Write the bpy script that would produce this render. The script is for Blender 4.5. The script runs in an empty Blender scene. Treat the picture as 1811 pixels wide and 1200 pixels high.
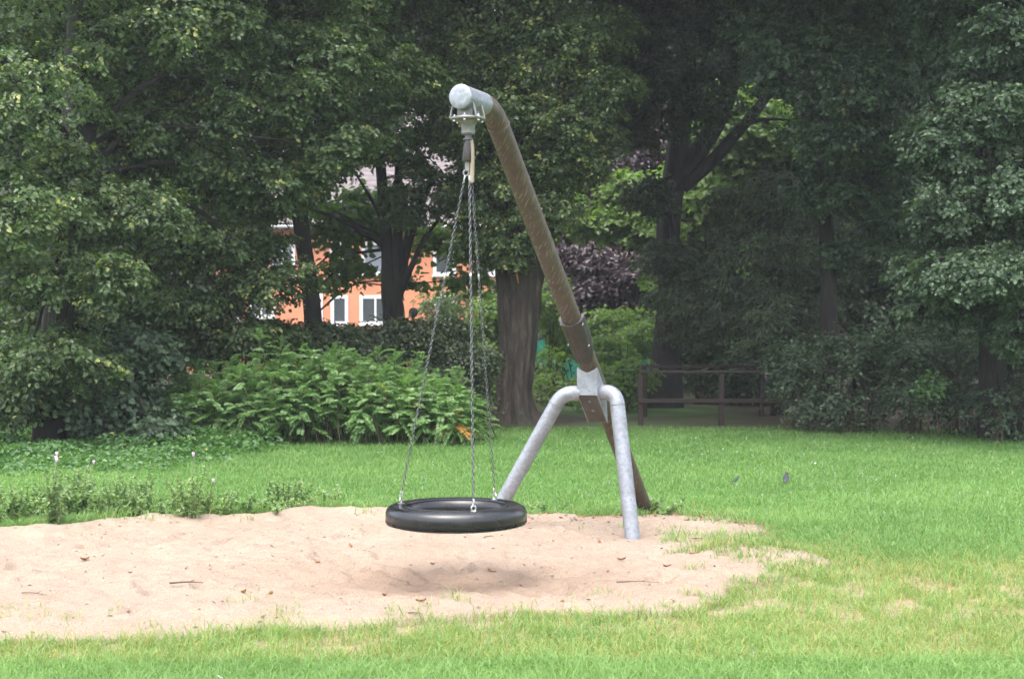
import bpy, math, random
import numpy as np
from mathutils import Vector
C = bpy.context.scene.collection
RNG = np.random.default_rng(7)
F, HC = 2400.0, 1.65            # focal length in photo pixels (1811 wide), eye height


def pt(u, v, y):
    return np.array([(u - 905.5) / F * y, y, HC + (600.0 - v) / F * y])


def gy(v):
    return HC * F / (v - 600.0)


def gp(u, v):
    y = gy(v)
    return np.array([(u - 905.5) / F * y, y, 0.0])


def nz(a):
    return a / np.maximum(np.linalg.norm(a, axis=-1, keepdims=True), 1e-9)


# ------------------------------------------------------------------ objects
BASE = {}


def tag(o, label=None, cat=None, group=None, kind=None):
    if label: o['label'] = label
    if cat: o['category'] = cat
    if group: o['group'] = group
    if kind: o['kind'] = kind
    return o


def thing(name, loc, label, cat, group=None):
    o = bpy.data.objects.new(name, None)
    o.empty_display_size = 0.2
    C.objects.link(o)
    o.location = tuple(float(x) for x in loc)
    BASE[o.name] = np.array(loc, float)
    return tag(o, label, cat, group)


def link(name, me, parent=None, base=None):
    o = bpy.data.objects.new(name, me)
    C.objects.link(o)
    if parent is not None:
        o.parent = parent
        BASE[o.name] = BASE[parent.name]
    else:
        b = np.zeros(3) if base is None else np.array(base, float)
        o.location = tuple(b)
        BASE[o.name] = b
    return o


def fast_mesh(name, V, Fq, mat, parent=None, base=None, col=None, smooth=False):
    """V (n,3) world coordinates, Fq (m,k) faces of equal size."""
    b = BASE[parent.name] if parent is not None else (np.zeros(3) if base is None else np.array(base, float))
    V = np.asarray(V, float) - b
    me = bpy.data.meshes.new(name)
    n, (m, k) = len(V), Fq.shape
    me.vertices.add(n)
    me.vertices.foreach_set('co', V.astype(np.float32).ravel())
    me.loops.add(m * k)
    me.loops.foreach_set('vertex_index', Fq.astype(np.int32).ravel())
    me.polygons.add(m)
    me.polygons.foreach_set('loop_start', np.arange(0, m * k, k, dtype=np.int32))
    try:
        me.polygons.foreach_set('loop_total', np.full(m, k, dtype=np.int32))
    except Exception:
        pass
    me.polygons.foreach_set('use_smooth', np.full(m, smooth, dtype=bool))
    if col is not None:
        a = me.attributes.new('tint', 'FLOAT_COLOR', 'POINT')
        c4 = np.ones((n, 4), np.float32)
        c4[:, :col.shape[1]] = col
        a.data.foreach_set('color', c4.ravel())
    me.update(calc_edges=True)
    me.materials.append(mat)
    return link(name, me, parent, base)


def mesh(name, parts, mat, parent=None, base=None, angle=40):
    """parts: list of (V, faces list); one mesh, smooth below angle."""
    b = BASE[parent.name] if parent is not None else (np.zeros(3) if base is None else np.array(base, float))
    vs, fs, off = [], [], 0
    for V, Fl in parts:
        V = np.asarray(V, float)
        vs.append(V - b)
        fs += [tuple(int(i) + off for i in f) for f in Fl]
        off += len(V)
    me = bpy.data.meshes.new(name)
    me.from_pydata(np.concatenate(vs).tolist(), [], fs)
    me.polygons.foreach_set('use_smooth', [True] * len(fs))
    me.update()
    me.set_sharp_from_angle(angle=math.radians(angle))
    me.materials.append(mat)
    return link(name, me, parent, base)


# ------------------------------------------------------------------ shapes
def frame_of(t):
    t = nz(np.asarray(t, float))
    up = np.array([0, 0, 1.0]) if abs(t[2]) < 0.9 else np.array([1.0, 0, 0])
    a = nz(np.cross(up, t))
    return a, np.cross(t, a)


def tube(pts, radii, n=16, cap=True, wob=None):
    pts = np.asarray(pts, float)
    k = len(pts)
    radii = np.broadcast_to(np.asarray(radii, float), (k,))
    tang = nz(np.gradient(pts, axis=0))
    a, bb = frame_of(tang[0])
    ang = np.linspace(0, 2 * np.pi, n, endpoint=False)
    V = []
    for i in range(k):
        a = nz(a - tang[i] * np.dot(a, tang[i]))
        bb = np.cross(tang[i], a)
        r = radii[i] * (np.ones(n) if wob is None else wob(ang, i / (k - 1)))
        V.append(pts[i] + r[:, None] * (np.cos(ang)[:, None] * a + np.sin(ang)[:, None] * bb))
    V = np.concatenate(V)
    Fl = []
    for i in range(k - 1):
        for j in range(n):
            q = (j + 1) % n
            Fl.append((i * n + j, i * n + q, (i + 1) * n + q, (i + 1) * n + j))
    if cap:
        Fl.append(tuple(range(n - 1, -1, -1)))
        Fl.append(tuple(range((k - 1) * n, k * n)))
    return V, Fl


def curve(ctrl, n=12, rad=None):
    """Catmull-Rom through the control points."""
    c = np.asarray(ctrl, float)
    p = np.vstack([2 * c[0] - c[1], c, 2 * c[-1] - c[-2]])
    out, ro = [], []
    for i in range(len(c) - 1):
        for s in np.linspace(0, 1, n, endpoint=False):
            p0, p1, p2, p3 = p[i:i + 4]
            out.append(0.5 * (2 * p1 + (p2 - p0) * s + (2 * p0 - 5 * p1 + 4 * p2 - p3) * s * s + (3 * p1 - p0 - 3 * p2 + p3) * s ** 3))
            if rad is not None:
                ro.append(rad[i] * (1 - s) + rad[i + 1] * s)
    out.append(c[-1])
    if rad is None:
        return np.array(out)
    ro.append(rad[-1])
    return np.array(out), np.array(ro)


def box(c, ex, ey, ez, hx, hy, hz, bev=0.0):
    """Box with half sizes along the unit axes ex,ey,ez; bev chamfers the edges a little."""
    c = np.asarray(c, float)
    ex, ey, ez = (np.asarray(e, float) for e in (ex, ey, ez))
    if bev <= 0:
        V = [c + sx * hx * ex + sy * hy * ey + sz * hz * ez for sx in (-1, 1) for sy in (-1, 1) for sz in (-1, 1)]
        return np.array(V), [(0, 1, 3, 2), (4, 6, 7, 5), (0, 4, 5, 1), (2, 3, 7, 6), (0, 2, 6, 4), (1, 5, 7, 3)]
    V, idx = [], {}
    for sx in (-1, 1):
        for sy in (-1, 1):
            for sz in (-1, 1):
                for ax in range(3):
                    h = [hx - bev, hy - bev, hz - bev]
                    h[ax] += bev
                    idx[(sx, sy, sz, ax)] = len(V)
                    V.append(c + sx * h[0] * ex + sy * h[1] * ey + sz * h[2] * ez)
    Fl = []
    I = lambda s, ax: idx[(s[0], s[1], s[2], ax)]
    for ax in range(3):
        o = [i for i in range(3) if i != ax]
        for s in (-1, 1):
            f = []
            for a_, b_ in ((-1, -1), (1, -1), (1, 1), (-1, 1)):
                k = [0, 0, 0]
                k[ax], k[o[0]], k[o[1]] = s, a_, b_
                f.append(I(k, ax))
            Fl.append(tuple(f))
        for a_ in (-1, 1):
            for b_ in (-1, 1):
                k0, k1 = [0, 0, 0], [0, 0, 0]
                k0[ax], k1[ax] = -1, 1
                k0[o[0]] = k1[o[0]] = a_
                k0[o[1]] = k1[o[1]] = b_
                Fl.append((I(k0, o[0]), I(k1, o[0]), I(k1, o[1]), I(k0, o[1])))
    for sx in (-1, 1):
        for sy in (-1, 1):
            for sz in (-1, 1):
                Fl.append(tuple(I((sx, sy, sz), a) for a in range(3)))
    return np.array(V), Fl


XA, YA, ZA = np.eye(3)


def abox(x0, x1, y0, y1, z0, z1, bev=0.0):
    return box(((x0 + x1) / 2, (y0 + y1) / 2, (z0 + z1) / 2), XA, YA, ZA, (x1 - x0) / 2, (y1 - y0) / 2, (z1 - z0) / 2, bev)


def lathe(c, axis, prof, n=28, closed=False):
    """prof: (radius, height) pairs along axis from c."""
    axis = nz(np.asarray(axis, float))
    a, b = frame_of(axis)
    ang = np.linspace(0, 2 * np.pi, n, endpoint=False)
    V = np.concatenate([np.asarray(c, float) + axis * h + r * (np.cos(ang)[:, None] * a + np.sin(ang)[:, None] * b) for r, h in prof])
    k, Fl = len(prof), []
    for i in range(k if closed else k - 1):
        i2 = (i + 1) % k
        for j in range(n):
            q = (j + 1) % n
            Fl.append((i * n + j, i * n + q, i2 * n + q, i2 * n + j))
    if not closed:
        Fl.append(tuple(range(n - 1, -1, -1)))
        Fl.append(tuple(range((k - 1) * n, k * n)))
    return V, Fl


def ring(c, ax_long, ax_wide, L, W, r, n=12, m=6):
    """A chain link / shackle loop: stadium of outer length L and width W, wire radius r."""
    ang = np.linspace(0, 2 * np.pi, n, endpoint=False)
    sx, sy = (L - W) / 2, W / 2 - r
    P = np.asarray(c, float) + (np.sign(np.cos(ang)) * sx + np.cos(ang) * sy)[:, None] * ax_long + (np.sin(ang) * sy)[:, None] * ax_wide
    nrm = np.cross(ax_long, ax_wide)
    out = np.cos(ang)[:, None] * ax_long + np.sin(ang)[:, None] * ax_wide
    a2 = np.linspace(0, 2 * np.pi, m, endpoint=False)
    V = (P[:, None] + r * (np.cos(a2)[None, :, None] * out[:, None] + np.sin(a2)[None, :, None] * nrm)).reshape(-1, 3)
    Fl = []
    for i in range(n):
        i2 = (i + 1) % n
        for j in range(m):
            q = (j + 1) % m
            Fl.append((i * m + j, i2 * m + j, i2 * m + q, i * m + q))
    return V, Fl


# ------------------------------------------------------------------ materials
class NT:
    def __init__(s, name):
        s.m = bpy.data.materials.new(name)
        s.m.use_nodes = True
        s.t = s.m.node_tree
        s.t.nodes.clear()
        s.out = s.n('ShaderNodeOutputMaterial')

    def n(s, typ, ins=None, **kw):
        nd = s.t.nodes.new(typ)
        for k, v in kw.items():
            setattr(nd, k, v)
        for k, v in (ins or {}).items():
            s.set(nd, k, v)
        return nd

    def set(s, nd, k, v):
        sock = nd.inputs[k]
        if isinstance(v, bpy.types.NodeSocket):
            s.t.links.new(v, sock)
        elif isinstance(v, (tuple, list)) and len(v) == 3 and sock.type == 'RGBA':
            sock.default_value = (*v, 1)
        else:
            sock.default_value = v

    def ramp(s, fac, stops, interp='LINEAR'):
        r = s.n('ShaderNodeValToRGB', {'Fac': fac})
        r.color_ramp.interpolation = interp
        e = r.color_ramp.elements
        while len(e) < len(stops):
            e.new(0.5)
        for el, (p, c) in zip(e, stops):
            el.position = p
            el.color = (*c, 1) if not isinstance(c, (int, float)) else (c, c, c, 1)
        return r.outputs['Color']

    def noise(s, scale, detail=4, rough=0.55, vec=None, dist=0.0):
        nd = s.n('ShaderNodeTexNoise', {'Scale': scale, 'Detail': detail, 'Roughness': rough, 'Distortion': dist})
        if vec is not None:
            s.t.links.new(vec, nd.inputs['Vector'])
        return nd.outputs['Fac']

    def mix(s, fac, a, b, blend='MIX'):
        nd = s.n('ShaderNodeMixRGB', {'Fac': fac, 'Color1': a, 'Color2': b}, blend_type=blend)
        return nd.outputs['Color']

    def coord(s, which='Object', scale=(1, 1, 1), rot=(0, 0, 0)):
        tc = s.n('ShaderNodeTexCoord')
        mp = s.n('ShaderNodeMapping', {'Vector': tc.outputs[which], 'Scale': scale, 'Rotation': rot})
        return mp.outputs['Vector']

    def bump(s, h, strength=0.4, dist=0.02):
        return s.n('ShaderNodeBump', {'Height': h, 'Strength': strength, 'Distance': dist}).outputs['Normal']

    def bsdf(s, color, rough=0.6, metal=0.0, spec=0.5, normal=None, **kw):
        ins = {'Base Color': color, 'Roughness': rough, 'Metallic': metal, 'Specular IOR Level': spec}
        if normal is not None:
            ins['Normal'] = normal
        ins.update(kw)
        b = s.n('ShaderNodeBsdfPrincipled', ins)
        return b.outputs['BSDF']

    def done(s, sh):
        s.t.links.new(sh, s.out.inputs['Surface'])
        return s.m


def leaf_mat(name, lo, hi, special=(0.4, 0.38, 0.12), trans=0.35, tcol=None, rough=0.42, spec=0.4):
    t = NT(name)
    at = t.n('ShaderNodeAttribute', attribute_name='tint')
    sp = t.n('ShaderNodeSeparateColor', {'Color': at.outputs['Color']})
    mixv = t.n('ShaderNodeMath', {0: sp.outputs['Red'], 1: sp.outputs['Green']}, operation='ADD')
    hv = t.n('ShaderNodeMath', {0: mixv.outputs[0], 1: 0.5}, operation='MULTIPLY')
    col = t.ramp(hv.outputs[0], [(0.15, lo), (0.85, hi)])
    col = t.mix(sp.outputs['Blue'], col, special)
    b = t.bsdf(col, rough, 0, spec)
    tc = t.mix(1.0, col, tcol or (1.6, 2.0, 0.7), 'MULTIPLY')
    tr = t.n('ShaderNodeBsdfTranslucent', {'Color': tc})
    ms = t.n('ShaderNodeMixShader', {0: trans, 1: b, 2: tr.outputs[0]})
    return t.done(ms.outputs[0])


def bark_mat(name, a, b_, moss=(0.05, 0.07, 0.03), scale=1.0):
    t = NT(name)
    v = t.coord('Object', (7 * scale, 7 * scale, 1.1 * scale))
    n1 = t.noise(3.0, 6, 0.65, v, 0.6)
    v2 = t.coord('Object')
    n2 = t.noise(1.3, 3, 0.5, v2)
    col = t.ramp(n1, [(0.3, tuple(x * 0.45 for x in a)), (0.52, a), (0.75, b_)])
    col = t.mix(t.ramp(n2, [(0.48, 0.0), (0.7, 0.75)]), col, moss)
    return t.done(t.bsdf(col, 0.8, 0, 0.3, t.bump(n1, 0.9, 0.04)))


M = {}
M['linden'] = leaf_mat('linden_leaf', (0.022, 0.048, 0.018), (0.128, 0.185, 0.070), (0.40, 0.40, 0.14), rough=0.36, spec=0.5)
M['linden_dark'] = leaf_mat('dark_leaf', (0.018, 0.034, 0.019), (0.072, 0.105, 0.056), (0.12, 0.14, 0.05), 0.28)
M['maple'] = leaf_mat('maple_leaf', (0.020, 0.044, 0.024), (0.098, 0.145, 0.080), (0.20, 0.16, 0.06), 0.28, rough=0.4)
M['bright'] = leaf_mat('bright_leaf', (0.085, 0.145, 0.040), (0.175, 0.240, 0.088), (0.34, 0.34, 0.07), 0.45)
M['copper'] = leaf_mat('copper_leaf', (0.034, 0.024, 0.028), (0.100, 0.070, 0.080), (0.10, 0.06, 0.06), 0.2, (1.5, 0.8, 0.9), 0.35, 0.5)
M['yew'] = leaf_mat('yew_leaf', (0.024, 0.040, 0.020), (0.075, 0.100, 0.046), (0.06, 0.07, 0.02), 0.15)
M['sorbaria'] = leaf_mat('pinnate_leaf', (0.092, 0.178, 0.060), (0.195, 0.295, 0.112), (0.40, 0.19, 0.05), 0.35)
M['greygreen'] = leaf_mat('willowy_leaf', (0.07, 0.11, 0.06), (0.15, 0.20, 0.12), (0.2, 0.25, 0.1), 0.35)
M['weed'] = leaf_mat('weed_leaf', (0.065, 0.145, 0.045), (0.15, 0.27, 0.090), (0.28, 0.28, 0.06), 0.35)
M['thistle'] = leaf_mat('thistle_leaf', (0.12, 0.195, 0.085), (0.25, 0.33, 0.16), (0.3, 0.28, 0.1), 0.3)
M['grass'] = leaf_mat('grass_blade', (0.086, 0.176, 0.048), (0.210, 0.328, 0.110), (0.36, 0.31, 0.11), 0.4, (1.3, 1.5, 0.8), 0.5, 0.3)
M['bark'] = bark_mat('dark_bark', (0.020, 0.016, 0.014), (0.042, 0.035, 0.031), (0.020, 0.026, 0.014))
M['bark_old'] = bark_mat('furrowed_bark', (0.060, 0.046, 0.036), (0.165, 0.128, 0.10), (0.032, 0.036, 0.025), 0.6)
M['stem'] = bark_mat('twig', (0.08, 0.06, 0.04), (0.15, 0.12, 0.08))


def simple(name, col, rough=0.6, metal=0.0, spec=0.5, var=0.25, scale=8.0, bump=0.0, bscale=60.0):
    t = NT(name)
    v = t.coord('Object')
    n = t.noise(scale, 5, 0.6, v)
    c = t.ramp(n, [(0.25, tuple(x * (1 - var) for x in col)), (0.75, tuple(min(1, x * (1 + var)) for x in col))])
    nm = t.bump(t.noise(bscale, 4, 0.6, v), bump, 0.01) if bump else None
    return t.done(t.bsdf(c, rough, metal, spec, nm))


def galv_mat():
    t = NT('galvanised_steel')
    v = t.coord('Object')
    vo = t.n('ShaderNodeTexVoronoi', {'Vector': v, 'Scale': 45.0, 'Randomness': 1.0})
    sp = t.n('ShaderNodeSeparateColor', {'Color': vo.outputs['Color']})
    n = t.noise(6.0, 5, 0.6, v)
    c = t.ramp(sp.outputs['Red'], [(0.0, (0.215, 0.228, 0.255)), (1.0, (0.30, 0.315, 0.35))])
    c = t.mix(t.ramp(n, [(0.45, 0.0), (0.7, 0.75)]), c, (0.165, 0.17, 0.186))
    rg = t.ramp(sp.outputs['Green'], [(0.0, 0.38), (1.0, 0.55)])
    return t.done(t.bsdf(c, rg, 0.45, 0.5, t.bump(n, 0.08, 0.01)))


def mast_mat():
    t = NT('worn_brown_paint')
    tc = t.n('ShaderNodeTexCoord')
    sx = t.n('ShaderNodeSeparateXYZ', {'Vector': tc.outputs['UV']})
    U = t.n('ShaderNodeMath', {0: sx.outputs['X'], 1: 0.5}, operation='MULTIPLY').outputs[0]
    Vv = t.n('ShaderNodeMath', {0: sx.outputs['Y'], 1: 1.11}, operation='MULTIPLY').outputs[0]
    sh = t.n('ShaderNodeMath', {0: Vv, 1: SHEAR, 2: U}, operation='MULTIPLY_ADD').outputs[0]
    xx = t.n('ShaderNodeMath', {0: sh, 1: 1 / 0.017}, operation='MULTIPLY').outputs[0]
    yy = t.n('ShaderNodeMath', {0: Vv, 1: 1 / 0.075}, operation='MULTIPLY').outputs[0]
    cv = t.n('ShaderNodeCombineXYZ', {'X': xx, 'Y': yy}).outputs[0]
    sc = t.noise(1.0, 2, 0.5, cv)
    big = t.noise(2.4, 3, 0.5, t.coord('Object'))
    sc2 = t.noise(9.0, 4, 0.65, t.coord('Object'))
    base = t.ramp(sc2, [(0.25, (0.046, 0.031, 0.023)), (0.55, (0.074, 0.052, 0.038)), (0.85, (0.105, 0.079, 0.061))])
    base = t.mix(t.ramp(big, [(0.5, 0.0), (0.75, 0.5)]), base, (0.062, 0.054, 0.045))
    line = t.ramp(sc, [(0.56, 0.0), (0.65, 0.6)])
    f = t.n('ShaderNodeMath', {0: line, 1: t.ramp(big, [(0.3, 0.35), (0.55, 1.0)])}, operation='MULTIPLY').outputs[0]
    col = t.mix(f, base, (0.20, 0.175, 0.15))
    return t.done(t.bsdf(col, 0.5, 0, 0.5, t.bump(sc2, 0.12, 0.01)))


SHEAR = -0.75


def rubber_mat():
    t = NT('wet_black_rubber')
    v = t.coord('Object')
    n = t.noise(9, 5, 0.6, v)
    c = t.ramp(n, [(0.3, (0.006, 0.006, 0.007)), (0.8, (0.014, 0.014, 0.016))])
    r = t.ramp(t.noise(4, 4, 0.6, v), [(0.3, 0.20), (0.7, 0.38)])
    c = t.mix(t.ramp(t.noise(3.1, 6, 0.7, v), [(0.56, 0.0), (0.78, 0.35)]), c, (0.10, 0.085, 0.07))
    return t.done(t.bsdf(c, r, 0, 0.6, t.bump(t.noise(70, 3, 0.5, v), 0.12, 0.004)))


M['galv'] = galv_mat()
M['mast'] = mast_mat()
M['rubber'] = rubber_mat()
M['guard'] = simple('old_tyre_rubber', (0.035, 0.030, 0.028), 0.5, 0, 0.5, 0.35, 14, 0.4, 90)
M['steel'] = simple('shiny_steel', (0.55, 0.55, 0.57), 0.25, 0.9, 0.5, 0.1)
M['chain'] = simple('chain_steel', (0.13, 0.13, 0.138), 0.36, 0.8, 0.5, 0.3, 30)
M['hose'] = simple('tan_hose', (0.27, 0.215, 0.16), 0.6, 0, 0.3, 0.15)
M['underside'] = simple('shaded_bracket', (0.085, 0.072, 0.064), 0.7, 0, 0.3, 0.3, 9)  # bracket's bottom plate, its shade painted in as a darker colour
M['darkmetal'] = simple('dark_metal', (0.10, 0.10, 0.105), 0.5, 0.5, 0.5, 0.3)
M['plate'] = simple('dull_zinc', (0.19, 0.185, 0.18), 0.5, 0.4, 0.5, 0.25, 14)
M['fence'] = simple('dark_brown_timber', (0.024, 0.016, 0.014), 0.75, 0, 0.3, 0.4, 12, 0.4, 40)
M['orange'] = simple('orange_render', (0.56, 0.22, 0.12), 0.85, 0, 0.2, 0.16, 0.7, 0.2, 60)
M['whiteframe'] = simple('white_frame', (0.62, 0.62, 0.63), 0.5, 0, 0.4, 0.04)
M['shutter'] = simple('grey_blind', (0.16, 0.17, 0.20), 0.6, 0, 0.3, 0.1)
M['pane'] = simple('window_glass', (0.05, 0.06, 0.065), 0.08, 0, 0.9, 0.3, 1.0)
M['teal'] = simple('teal_mesh', (0.05, 0.32, 0.25), 0.7, 0, 0.3, 0.3, 6.0)
M['gutter'] = simple('zinc_gutter', (0.30, 0.30, 0.31), 0.5, 0.3)
M['bird'] = simple('dark_plumage', (0.030, 0.032, 0.040), 0.5, 0, 0.4, 0.4, 40)
M['birdgrey'] = simple('grey_plumage', (0.05, 0.055, 0.08), 0.6, 0, 0.3, 0.2, 40)
M['petal'] = simple('white_petal', (0.80, 0.80, 0.78), 0.6, 0, 0.3, 0.05)
M['pink'] = simple('thistle_down', (0.62, 0.42, 0.60), 0.8, 0, 0.2, 0.25, 30)
M['deadleaf'] = simple('dry_leaf', (0.24, 0.12, 0.06), 0.7, 0, 0.3, 0.4, 10)
M['deadtwig'] = simple('dead_twig', (0.10, 0.07, 0.055), 0.8, 0, 0.2, 0.4, 10)
M['peel'] = simple('bare_orange_wood', (0.55, 0.24, 0.10), 0.8, 0, 0.2, 0.2)


def roof_mat():
    t = NT('roof_tiles')
    w = t.n('ShaderNodeTexWave', {'Vector': t.coord('Object'), 'Scale': 1.1, 'Distortion': 0.4}, wave_type='BANDS', bands_direction='Z')
    n = t.noise(3, 4, 0.6, t.coord('Object'))
    c = t.ramp(n, [(0.3, (0.105, 0.085, 0.09)), (0.7, (0.165, 0.135, 0.14))])
    c = t.mix(t.ramp(w.outputs['Fac'], [(0.0, 0.5), (0.25, 0.0)]), c, (0.06, 0.048, 0.052))
    return t.done(t.bsdf(c, 0.7, 0, 0.3, t.bump(w.outputs['Fac'], 0.5, 0.05)))


M['roof'] = roof_mat()

# ------------------------------------------------------------------ foliage
UP = np.array([0, 0, 1.0])


def leaf_mesh(rng, pos, axis, nrm, size, width=0.38, fold=0.12, curl=0.12, hi=True):
    n = len(pos)
    axis = nz(axis)
    bx = nz(np.cross(axis, nrm))
    n2 = np.cross(bx, axis)
    s = size[:, None]
    w = s * width
    if hi:
        P = np.stack([pos,
                      pos + axis * s * 0.28 + bx * w * 0.95 + n2 * s * fold,
                      pos + axis * s * 0.66 + bx * w * 0.80 + n2 * s * (fold - curl * 0.4),
                      pos + axis * s - n2 * s * curl,
                      pos + axis * s * 0.66 - bx * w * 0.80 + n2 * s * (fold - curl * 0.4),
                      pos + axis * s * 0.28 - bx * w * 0.95 + n2 * s * fold], 1)
        f = np.array([[0, 1, 2, 3], [0, 3, 4, 5]])
        k = 6
    else:
        P = np.stack([pos,
                      pos + axis * s * 0.45 + bx * w + n2 * s * fold,
                      pos + axis * s - n2 * s * curl,
                      pos + axis * s * 0.45 - bx * w + n2 * s * fold], 1)
        f = np.array([[0, 1, 2], [0, 2, 3]])
        k = 4
    Fq = (np.arange(n)[:, None, None] * k + f[None]).reshape(-1, f.shape[1])
    return P.reshape(-1, 3), Fq, k


def sprays(rng, P, T, out, nl, L, size, droop=0.35, off=0.045, hi=True, bract=0.0, ctint=None, width=0.38, flat=0.9):
    """nl leaves along a short twig from each point P in direction T."""
    n = len(P)
    s = (np.arange(nl)[None] + rng.random((n, nl))) / nl
    side = np.where(np.arange(nl) % 2, 1.0, -1.0)[None] * np.ones((n, 1))
    B = nz(np.cross(T, UP) + 1e-6)
    Lr = L * (0.6 + 0.8 * rng.random((n, 1)))
    pos = P[:, None] + T[:, None] * (s * Lr)[..., None] + B[:, None] * (side * off)[..., None]
    pos[..., 2] -= 0.35 * Lr * s * s
    pos += rng.normal(0, off * 0.5, pos.shape)
    ax = T[:, None] * 0.6 + B[:, None] * (side * 0.8)[..., None] + rng.normal(0, 0.3, pos.shape)
    ax[..., 2] -= droop
    nr = flat * UP + out[:, None] * (1.25 - 0.75 * flat) + rng.normal(0, 0.42, pos.shape)
    m = n * nl
    sz = size * (0.6 + 0.8 * rng.random(m))
    V, Fq, k = leaf_mesh(rng, pos.reshape(m, 3), ax.reshape(m, 3), nr.reshape(m, 3), sz, width, hi=hi)
    c = np.zeros((m, 3))
    c[:, 0] = rng.random(m)
    c[:, 1] = np.repeat(ctint if ctint is not None else rng.random(n), nl)
    tip = np.repeat(rng.random(n) < bract * 1.5, nl) & (rng.random(m) < 0.5)
    c[:, 2] = (tip | (rng.random(m) < bract * 0.25)) * (0.5 + 0.5 * rng.random(m))
    return V, Fq, np.repeat(c, k, 0)


def rdirs(rng, n):
    return nz(rng.normal(size=(n, 3)))


def lobe3(l):
    u, v, y, ru, rv = l[:5]
    ry = l[5] if len(l) > 5 else None
    a, h = ru / F * y, rv / F * y
    return pt(u, v, y), np.array([a, ry or max(a * 0.8, 0.5), h])


def vnoise(x, y, seed=0, octaves=3):
    """Smooth value noise in numpy."""
    out, amp, tot = 0.0, 1.0, 0.0
    for o in range(octaves):
        xi, yi = np.floor(x).astype(np.int64), np.floor(y).astype(np.int64)
        fx, fy = x - xi, y - yi
        fx, fy = fx * fx * (3 - 2 * fx), fy * fy * (3 - 2 * fy)

        def h(a, b):
            k = (a * 374761393 + b * 668265263 + (seed + o * 17) * 974711) & 0x7fffffff
            k = ((k ^ (k >> 13)) * 1274126177) & 0x7fffffff
            return ((k ^ (k >> 16)) & 0xffff) / 65535.0
        v = (h(xi, yi) * (1 - fx) + h(xi + 1, yi) * fx) * (1 - fy) + (h(xi, yi + 1) * (1 - fx) + h(xi + 1, yi + 1) * fx) * fy
        out = out + amp * v
        tot += amp
        amp *= 0.5
        x, y = x * 2.03 + 5.1, y * 2.03 - 3.7
    return out / tot


def foliage(rng, lobes, rs=0.5, cover=1.0, nspray=22, nl=10, size=0.10, L=0.32, hi=True, bract=0.0, droop=0.35, width=0.38, back=0.45, flat=0.9, sq=0.62):
    """Leafy clumps on the shells of the lobes; small lobes get small clumps, so that they keep their outline."""
    parts, cents = [], []
    for c, R in lobes:
        r0 = float(np.clip(0.48 * R[2], 0.16, rs))
        Rc = np.maximum(R - 0.7 * r0, 0.25 * R)
        area = 4 * np.pi * (((Rc[0] * Rc[1]) ** 1.6 + (Rc[0] * Rc[2]) ** 1.6 + (Rc[1] * Rc[2]) ** 1.6) / 3) ** (1 / 1.6)
        n = max(4, int(cover * area / (r0 * r0 * 1.5)))
        d = rdirs(rng, n)
        keep = (d[:, 1] < 0.25) | (rng.random(n) < back)
        d = d[keep]
        n = len(d)
        if n == 0:
            continue
        lump = 0.62 + 0.76 * vnoise(d[:, 0] * 1.7 + c[0] * 3.1 + 9, d[:, 2] * 1.7 + d[:, 1] * 1.3 + c[2] * 2.3 + 5, 71, 2)
        cs = c + d * Rc * (lump * (0.6 + 0.4 * rng.random(n) ** 0.6))[:, None]
        o = nz(d / R)
        ns = max(5, int(nspray * (r0 / 0.5) ** 1.3))
        rr = np.repeat(r0 * (0.6 + 0.8 * rng.random(n)), ns)
        d2 = rdirs(rng, n * ns)
        r = rng.random(n * ns) ** 0.45
        P = np.repeat(cs, ns, 0) + d2 * (r * rr)[:, None] * np.array([1, 1, sq])
        out = nz(d2 + 0.7 * np.repeat(o, ns, 0))
        T = out * np.array([1, 1, 0.35]) + rng.normal(0, 0.35, d2.shape)
        T[:, 2] -= 0.22
        T = nz(T)
        ct = np.repeat(rng.random(n), ns) * 0.6 + 0.4 * rng.random(n * ns)
        parts.append(sprays(rng, P, T, out, nl, L * (0.6 + 0.4 * r0 / rs), size, droop, 0.5 * size, hi, bract, ct, width, flat))
        cents.append(cs)
    return cat(parts), np.concatenate(cents)


def cat(parts):
    vs, fs, cc, off = [], [], [], 0
    for V, Fq, c in parts:
        vs.append(V); fs.append(Fq + off); cc.append(c); off += len(V)
    return np.concatenate(vs), np.concatenate(fs), np.concatenate(cc)


def limb(rng, a, b, r0, r1, sag=0.0, n=6, bend=0.12, seg=7):
    a, b = np.asarray(a, float), np.asarray(b, float)
    L = np.linalg.norm(b - a)
    m1 = a + (b - a) * 0.35 + rng.normal(0, bend * L * 0.4, 3) + UP * 0.10 * L
    m2 = a + (b - a) * 0.7 + rng.normal(0, bend * L * 0.4, 3) + UP * 0.08 * L
    p, r = curve([a, m1, m2, b], seg, [r0, r0 * 0.75 + r1 * 0.25, r0 * 0.4 + r1 * 0.6, r1])
    return tube(p, r, n, False)


def bark_wob(rng, lumps=7, amp=0.10, flare=0.0, flare_h=0.12):
    ph = rng.random((4, 2)) * 6.28

    def w(ang, s):
        x = amp * (0.6 * np.sin(lumps * ang + ph[0, 0] + 2 * s) + 0.5 * np.sin((lumps * 2 + 1) * ang + ph[1, 0] - 5 * s) + 0.6 * np.sin(3 * ang + ph[2, 0] + 9 * s))
        return 1 + x + flare * np.exp(-s / flare_h) * (1 + 0.5 * np.sin(5 * ang + ph[3, 0]))
    return w


def up_lobes(base, n, rng, z0=8.5, z1=13, r=2.4, spread=2.6):
    out = []
    for i in range(n):
        a = rng.random() * 6.28
        q = spread * (0.3 + 0.7 * rng.random())
        out.append((np.array([base[0] + q * math.cos(a), base[1] + q * math.sin(a), z0 + (z1 - z0) * rng.random()]), np.array([r, r, r * 0.7]) * (0.7 + 0.5 * rng.random())))
    return out


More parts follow.
